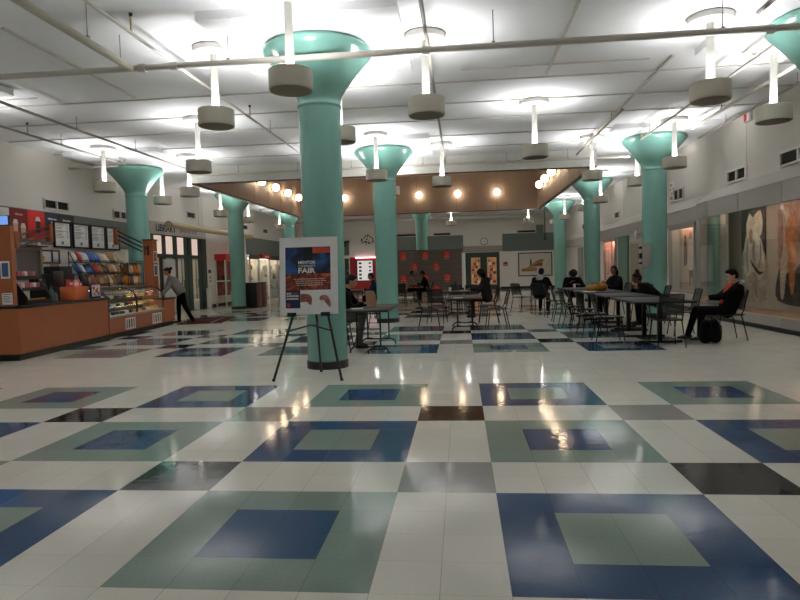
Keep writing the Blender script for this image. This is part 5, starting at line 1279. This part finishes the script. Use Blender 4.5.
def person(label, loc, deg, hip=.53, lean=6, hands=None, knees=None, feet=None, head=(10, 0), skin='light', top=(11, 11, 13), bottom=(15, 15, 17), shoe=(20, 20, 20),
           hair='short', vox=.013, hood=None, shirt=None, poles=((.6, -.3, -.6), (-.6, -.3, -.6)), standing=False, scale=1, sleeve=1.0, hairm=None, toe=None, palm=(0, 0, -1), neckf=18, bulk=1):
    t = thing('person', label, 'person', loc, R(deg)); t.scale = (scale,)*3
    la = R(lean); up = Vec((0, math.sin(la), math.cos(la))); fw = Vec((0, math.cos(la), -math.sin(la)))
    H = Vec((0, 0, hip)); X = Vec((1, 0, 0))
    waist, chest, nb = H+up*.20, H+up*.36, H+up*.50
    na = R(lean*.6+neckf); nu = Vec((0, math.sin(na), math.cos(na)))
    hp = nb+nu*.10
    hm = Matrix.Rotation(R(head[1]), 3, 'Z') @ Matrix.Rotation(R(-head[0]), 3, 'X')   # pitch down is positive
    hl = lambda x, y, z: hp+hm @ Vec((x, y, z))
    sh = {s_: H+up*.445+X*(s_*.175) for s_ in (1, -1)}
    knees = knees or {1: (.11, .43, .52), -1: (-.11, .43, .52)}; feet = feet or {1: (.12, .40, .08), -1: (-.12, .40, .08)}
    hips = {s_: H+X*(s_*.095) for s_ in (1, -1)}
    elb, wr = {}, {}
    for s_ in (1, -1):
        elb[s_], wr[s_] = ik(sh[s_], hands[s_], .29, .25, poles[0] if s_ == 1 else poles[1])
    # body: one skin
    b = MB()
    b.cap(H, waist, .10, .095); b.cap(waist, chest, .095, .11); b.cap(chest+X*.07, chest-X*.07, .10); b.cap(nb+up*-.04+X*.12, nb+up*-.04-X*.12, .055)
    b.cap(nb-up*.04, hp+hm @ Vec((0, -.01, .02)), .056, .052)
    b.ell(hl(0, .01, .115), (.074, .092, .098), M=hm); b.ell(hl(0, .035, .05), (.055, .062, .062), M=hm); b.ell(hl(0, .075, .018), (.03, .025, .022), M=hm)
    b.cap(hl(0, .098, .115), hl(0, .118, .075), .010, .016, 8); b.ell(hl(0, .088, .133), (.052, .018, .012), M=hm)
    for s_ in (1, -1):
        b.ell(hl(s_*.074, -.005, .09), (.012, .022, .032), M=hm); b.ell(hl(s_*.038, .07, .07), (.022, .022, .02), M=hm)
        b.cap(sh[s_], elb[s_], .045, .038); b.cap(elb[s_], wr[s_], .038, .026)
        b.cap(hips[s_], knees[s_], .07, .052); b.cap(knees[s_], feet[s_], .05, .034)
    b = remesh(b, min(vox, .011))
    for s_ in (1, -1):
        d = (wr[s_]-elb[s_]); hand(b, wr[s_], d, palm, -s_)
    b.build('body', SKINS[skin], t)
    # face details
    for s_ in (1, -1):
        e = MB(); e.ell(hl(s_*.031, .088, .108), (.012, .008, .006), M=hm); e.ell(hl(s_*.031, .0945, .1065), (.006, .003, .0055), mi=1, M=hm); e.build('eye', [EYEW, EYED], t)
        e = MB(); e.cap(hl(s_*.016, .103, .128), hl(s_*.048, .094, .130), .0045, .003, 6); e.build('eyebrow', HAIR, t)
    e = MB(); e.ell(hl(0, .099, .043), (.024, .009, .008), M=hm); e.build('mouth', LIP, t)
    # hair
    hmt = hairm or HAIR; e = MB()
    if hair != 'hood':
        e.ell(hl(0, -.012, .135), (.084, .096, .088), M=hm); e.ell(hl(0, -.04, .09), (.080, .072, .085), M=hm); e.ell(hl(0, .042, .188), (.060, .040, .021), M=hm); e.ell(hl(0, -.055, .075), (.070, .052, .062), M=hm)
        if hair == 'bun': e.ell(hl(0, -.06, .235), .052)
        if hair == 'bunback': e.ell(hl(0, -.125, .15), .05)
        if hair == 'full':
            e.ell(hl(0, .0, .15), (.118, .122, .11), M=hm); e.ell(hl(.07, -.03, .08), (.06, .08, .12), M=hm); e.ell(hl(-.07, -.03, .08), (.06, .08, .12), M=hm); e.ell(hl(0, .075, .16), (.08, .04, .04), M=hm)
        if hair == 'long':
            e.ell(hl(0, -.07, .02), (.085, .05, .14), M=hm)
        if hair == 'quiff': e.ell(hl(0, .022, .206), (.066, .062, .028), M=hm)
        remesh(e, .012, 3).build('hair', hmt, t)
    # clothes
    C = mat('cloth_%d_%d_%d' % top, top, .9, noise=.12, scale=20, spec=.12); Cb = mat('cloth_%d_%d_%d' % bottom, bottom, .9, noise=.12, scale=20, spec=.12); Cs = mat('shoe_%d_%d_%d' % shoe, shoe, .5)
    b = MB(); b.cap(H+up*.03, waist, .135*bulk, .128*bulk); b.cap(waist, chest, .128*bulk, .135*bulk); b.cap(H+X*.05*bulk+up*.02, chest+X*.075*bulk, .12*bulk, .125*bulk); b.cap(H-X*.05*bulk+up*.02, chest-X*.075*bulk, .12*bulk, .125*bulk)
    b.cap(nb-up*.055+X*.125*bulk, nb-up*.055-X*.125*bulk, .078*bulk)
    b.cap(nb-up*.03, nb+nu*.015, .075, .07)
    for s_ in (1, -1):
        we = elb[s_]+(wr[s_]-elb[s_])*.9*sleeve
        b.cap(sh[s_], elb[s_], .075*bulk, .056*bulk); b.cap(elb[s_], we, .056*bulk, .042)
    jk = remesh(b, vox).build('jacket', C, t)
    if hood:
        e = MB(); Ch = mat('cloth_%d_%d_%d' % hood, hood, .85, noise=.1, scale=20)
        if hair == 'hood':
            e.ell(hl(0, -.02, .12), (.10, .115, .125), M=hm); e.cap(hl(0, -.04, .04), nb-up*.03, .095, .10); remesh(e, vox).build('hood', Ch, t)
        else:
            e.tube([nb+up*.0+Vec((.10*math.cos(a*PI/6), .085*math.sin(a*PI/6)-.02, .012-.03*math.sin(a*PI/6)+(.03 if math.sin(a*PI/6) < 0 else 0))) for a in range(12)], .035, 8, closed=True); e.ell(nb-fw*.12-up*.03, (.12, .06, .09)); remesh(e, vox).build('hood', Ch, t)
    if shirt:
        e = MB(); Ch = mat('cloth_%d_%d_%d' % shirt, shirt, .8, noise=.1); e.cap(H+up*.14+fw*.045*bulk**2.2, H+up*.42+fw*.055*bulk**2.2, .098*bulk**.7, .090*bulk**.7); remesh(e, vox, 2).build('shirt', Ch, t)
    b = MB(); b.cap(H+X*.07, H-X*.07, .125); b.cap(H, H+up*.1, .125, .125)
    for s_ in (1, -1):
        f_ = Vec(feet[s_]); b.cap(hips[s_], knees[s_], .098, .072); b.cap(knees[s_], f_+Vec((0, 0, .005)), .070, .054)
    remesh(b, vox).build('trousers', Cb, t)
    for s_ in (1, -1):
        f_ = Vec(feet[s_]); a = R(toe[s_] if toe else -s_*8); dr = Vec((-math.sin(a), math.cos(a), 0)); z0 = f_.z-.08
        base = Vec((f_.x, f_.y, z0)); e = MB()
        e.ell(base-dr*.02+Vec((0, 0, .05)), (.042, .06, .05)); e.cap(base-dr*.03+Vec((0, 0, .042)), base+dr*.10+Vec((0, 0, .036)), .041, .036); e.cap(base+dr*.06+Vec((0, 0, .034)), base+dr*.165+Vec((0, 0, .028)), .036, .027); e.cap(base+Vec((0, 0, .05)), f_+Vec((0, 0, .03)), .042, .045)
        remesh(e, .012, 2).build('shoe', Cs, t)
    return t
S2 = lambda x, y, z: {1: (x, y, z), -1: (-x, y, z)}
person('man in a black jacket and red shirt leaning back in a chair, looking down', (4.74, 7.62, 0), 88, hip=.53, lean=-20, hands={1: (.03, .30, .77), -1: (-.05, .33, .80)}, knees={1: (.12, .50, .56), -1: (-.10, .47, .56)},
       feet={1: (.20, .62, .08), -1: (-.10, .50, .08)}, head=(24, 4), skin='light', top=(12, 12, 13), bottom=(13, 12, 14), hair='quiff', vox=.011, hood=(150, 148, 146), shirt=(176, 50, 38), neckf=34, palm=(0, .3, -1), scale=.95, bulk=1.16)
person('woman in a grey sweater bending over the end of the snack counter', (-8.05, 13.75, 0), 125, hip=.92, lean=34, hands={1: (.20, .50, .82), -1: (-.12, .56, .82)}, knees={1: (.10, .06, .50), -1: (-.10, -.08, .49)},
       feet={1: (.12, .06, .08), -1: (-.14, -.28, .08)}, head=(18, 0), skin='tan', top=(132, 130, 128), bottom=(15, 14, 16), hair='bunback', vox=.013, poles=((.5, -.4, -.3), (-.5, -.4, -.3)), neckf=6, bulk=1.2)
person('man in a black jacket and grey trousers seated at the paper bag table', (-2.06, 7.22, 0), -88, hip=.55, lean=16, hands={1: (.12, .44, .80), -1: (-.12, .5, .80)}, knees={1: (.10, .42, .56), -1: (-.12, .40, .56)}, feet={1: (.1, .34, .08), -1: (-.2, .28, .08)},
       head=(24, 0), skin='tan', top=(13, 12, 13), bottom=(98, 94, 90), hair='short', vox=.012)
person('person in dark blue seated before the red wall, seen past the paper bag', (-2.62, 16.5, 0), 95, lean=14, hands={1: (.12, .42, .78), -1: (-.12, .42, .78)}, head=(20, 0), skin='brown', top=(30, 36, 66), bottom=(15, 15, 19), vox=.018)
person('person in a pale top seated facing right before the logo backdrop', (-2.05, 22.6, 0), -80, lean=8, hands={1: (.1, .40, .80), -1: (-.1, .42, .80)}, head=(10, -30), skin='brown', top=(146, 122, 106), bottom=(17, 16, 17), shoe=(170, 92, 60), vox=.02)
person('man in black seated facing left before the logo backdrop', (-1.3, 22.3, 0), 95, lean=14, hands={1: (.1, .42, .80), -1: (-.1, .40, .80)}, head=(12, 0), skin='brown', top=(11, 11, 12), bottom=(21, 19, 19), vox=.02)
person('person in a dark grey hooded top at the laptop behind the central table', (.84, 13.75, 0), 90, lean=10, hands={1: (.1, .46, .79), -1: (-.1, .46, .79)}, head=(14, 0), skin='brown', top=(40, 38, 38), bottom=(17, 17, 19), hair='full', hood=(40, 38, 38), vox=.017, bulk=1.2)
person('person in black with a pale collar, back to the viewer, beyond the right chairs', (2.45, 15.1, 0), -24, lean=12, hands={1: (.14, .40, .79), -1: (-.14, .40, .79)}, head=(20, 0), skin='brown', top=(11, 11, 13), bottom=(15, 15, 17), hood=(166, 166, 166), vox=.017, bulk=1.3)
person('bowed person with full dark hair at the far end of the right tables', (3.42, 15.3, 0), 178, lean=22, hands={1: (.10, .36, .86), -1: (-.16, .42, .80)}, head=(62, 0), skin='brown', top=(15, 13, 15), bottom=(15, 15, 17), hair='full', vox=.017, bulk=1.2)
person('person in dark clothes seated upright right of the yellow bag', (4.28, 13.5, 0), 110, lean=4, hands={1: (.12, .42, .79), -1: (-.12, .40, .79)}, head=(4, 20), skin='brown', top=(17, 16, 19), bottom=(15, 15, 17), hair='long', vox=.017, bulk=1.15)
person('woman with a hair bun in black hunched over the right tables', (4.5, 10.65, 0), 82, lean=46, hands={1: (.08, .52, .82), -1: (-.16, .46, .80)}, head=(20, 0), skin='brown', top=(11, 10, 12), bottom=(17, 17, 19), hair='bun', vox=.015, neckf=4, bulk=1.3)
# backpack by the man's feet
BPK = mat('black_nylon', (12, 12, 13), .8, spec=.15, noise=.2, scale=30)
t = thing('backpack', 'black backpack standing on the floor beside the seated man', 'backpack', (4.28, 7.14, 0), R(20))
b = MB(); b.cap((-.1, 0, .105), (-.08, .0, .33), .105, .085); b.cap((.1, 0, .105), (.07, 0, .33), .105, .085); b.cap((-.05, 0, .15), (.05, 0, .15), .13); remesh(b, .015).build('body', BPK, t)
b = MB(); b.ell((0, -.1, .14), (.14, .05, .11)); b.build('front_pocket', BPK, t)
b = MB(); b.tube([(.18, .03, .34), (.235, .02, .28), (.245, .02, .16), (.2, .02, .06)], .015, 8); b.tube([(-.04, .05, .39), (0, .05, .43), (.04, .05, .39)], .01, 8); b.build('strap', mat('strap_grey', (60, 60, 62), .6), t)

# ------------------------------------------------------------------ world and view
w = bpy.data.worlds.new('world'); SC.world = w; w.use_nodes = True
w.node_tree.nodes['Background'].inputs[0].default_value = (.5, .5, .5, 1); w.node_tree.nodes['Background'].inputs[1].default_value = .02
SC.view_settings.view_transform = 'Standard'; SC.view_settings.look = 'None'; SC.view_settings.gamma = 1; SC.view_settings.exposure = .12
SC.cycles.max_bounces = 8; SC.cycles.diffuse_bounces = 5; SC.cycles.glossy_bounces = 3; SC.cycles.transparent_max_bounces = 12
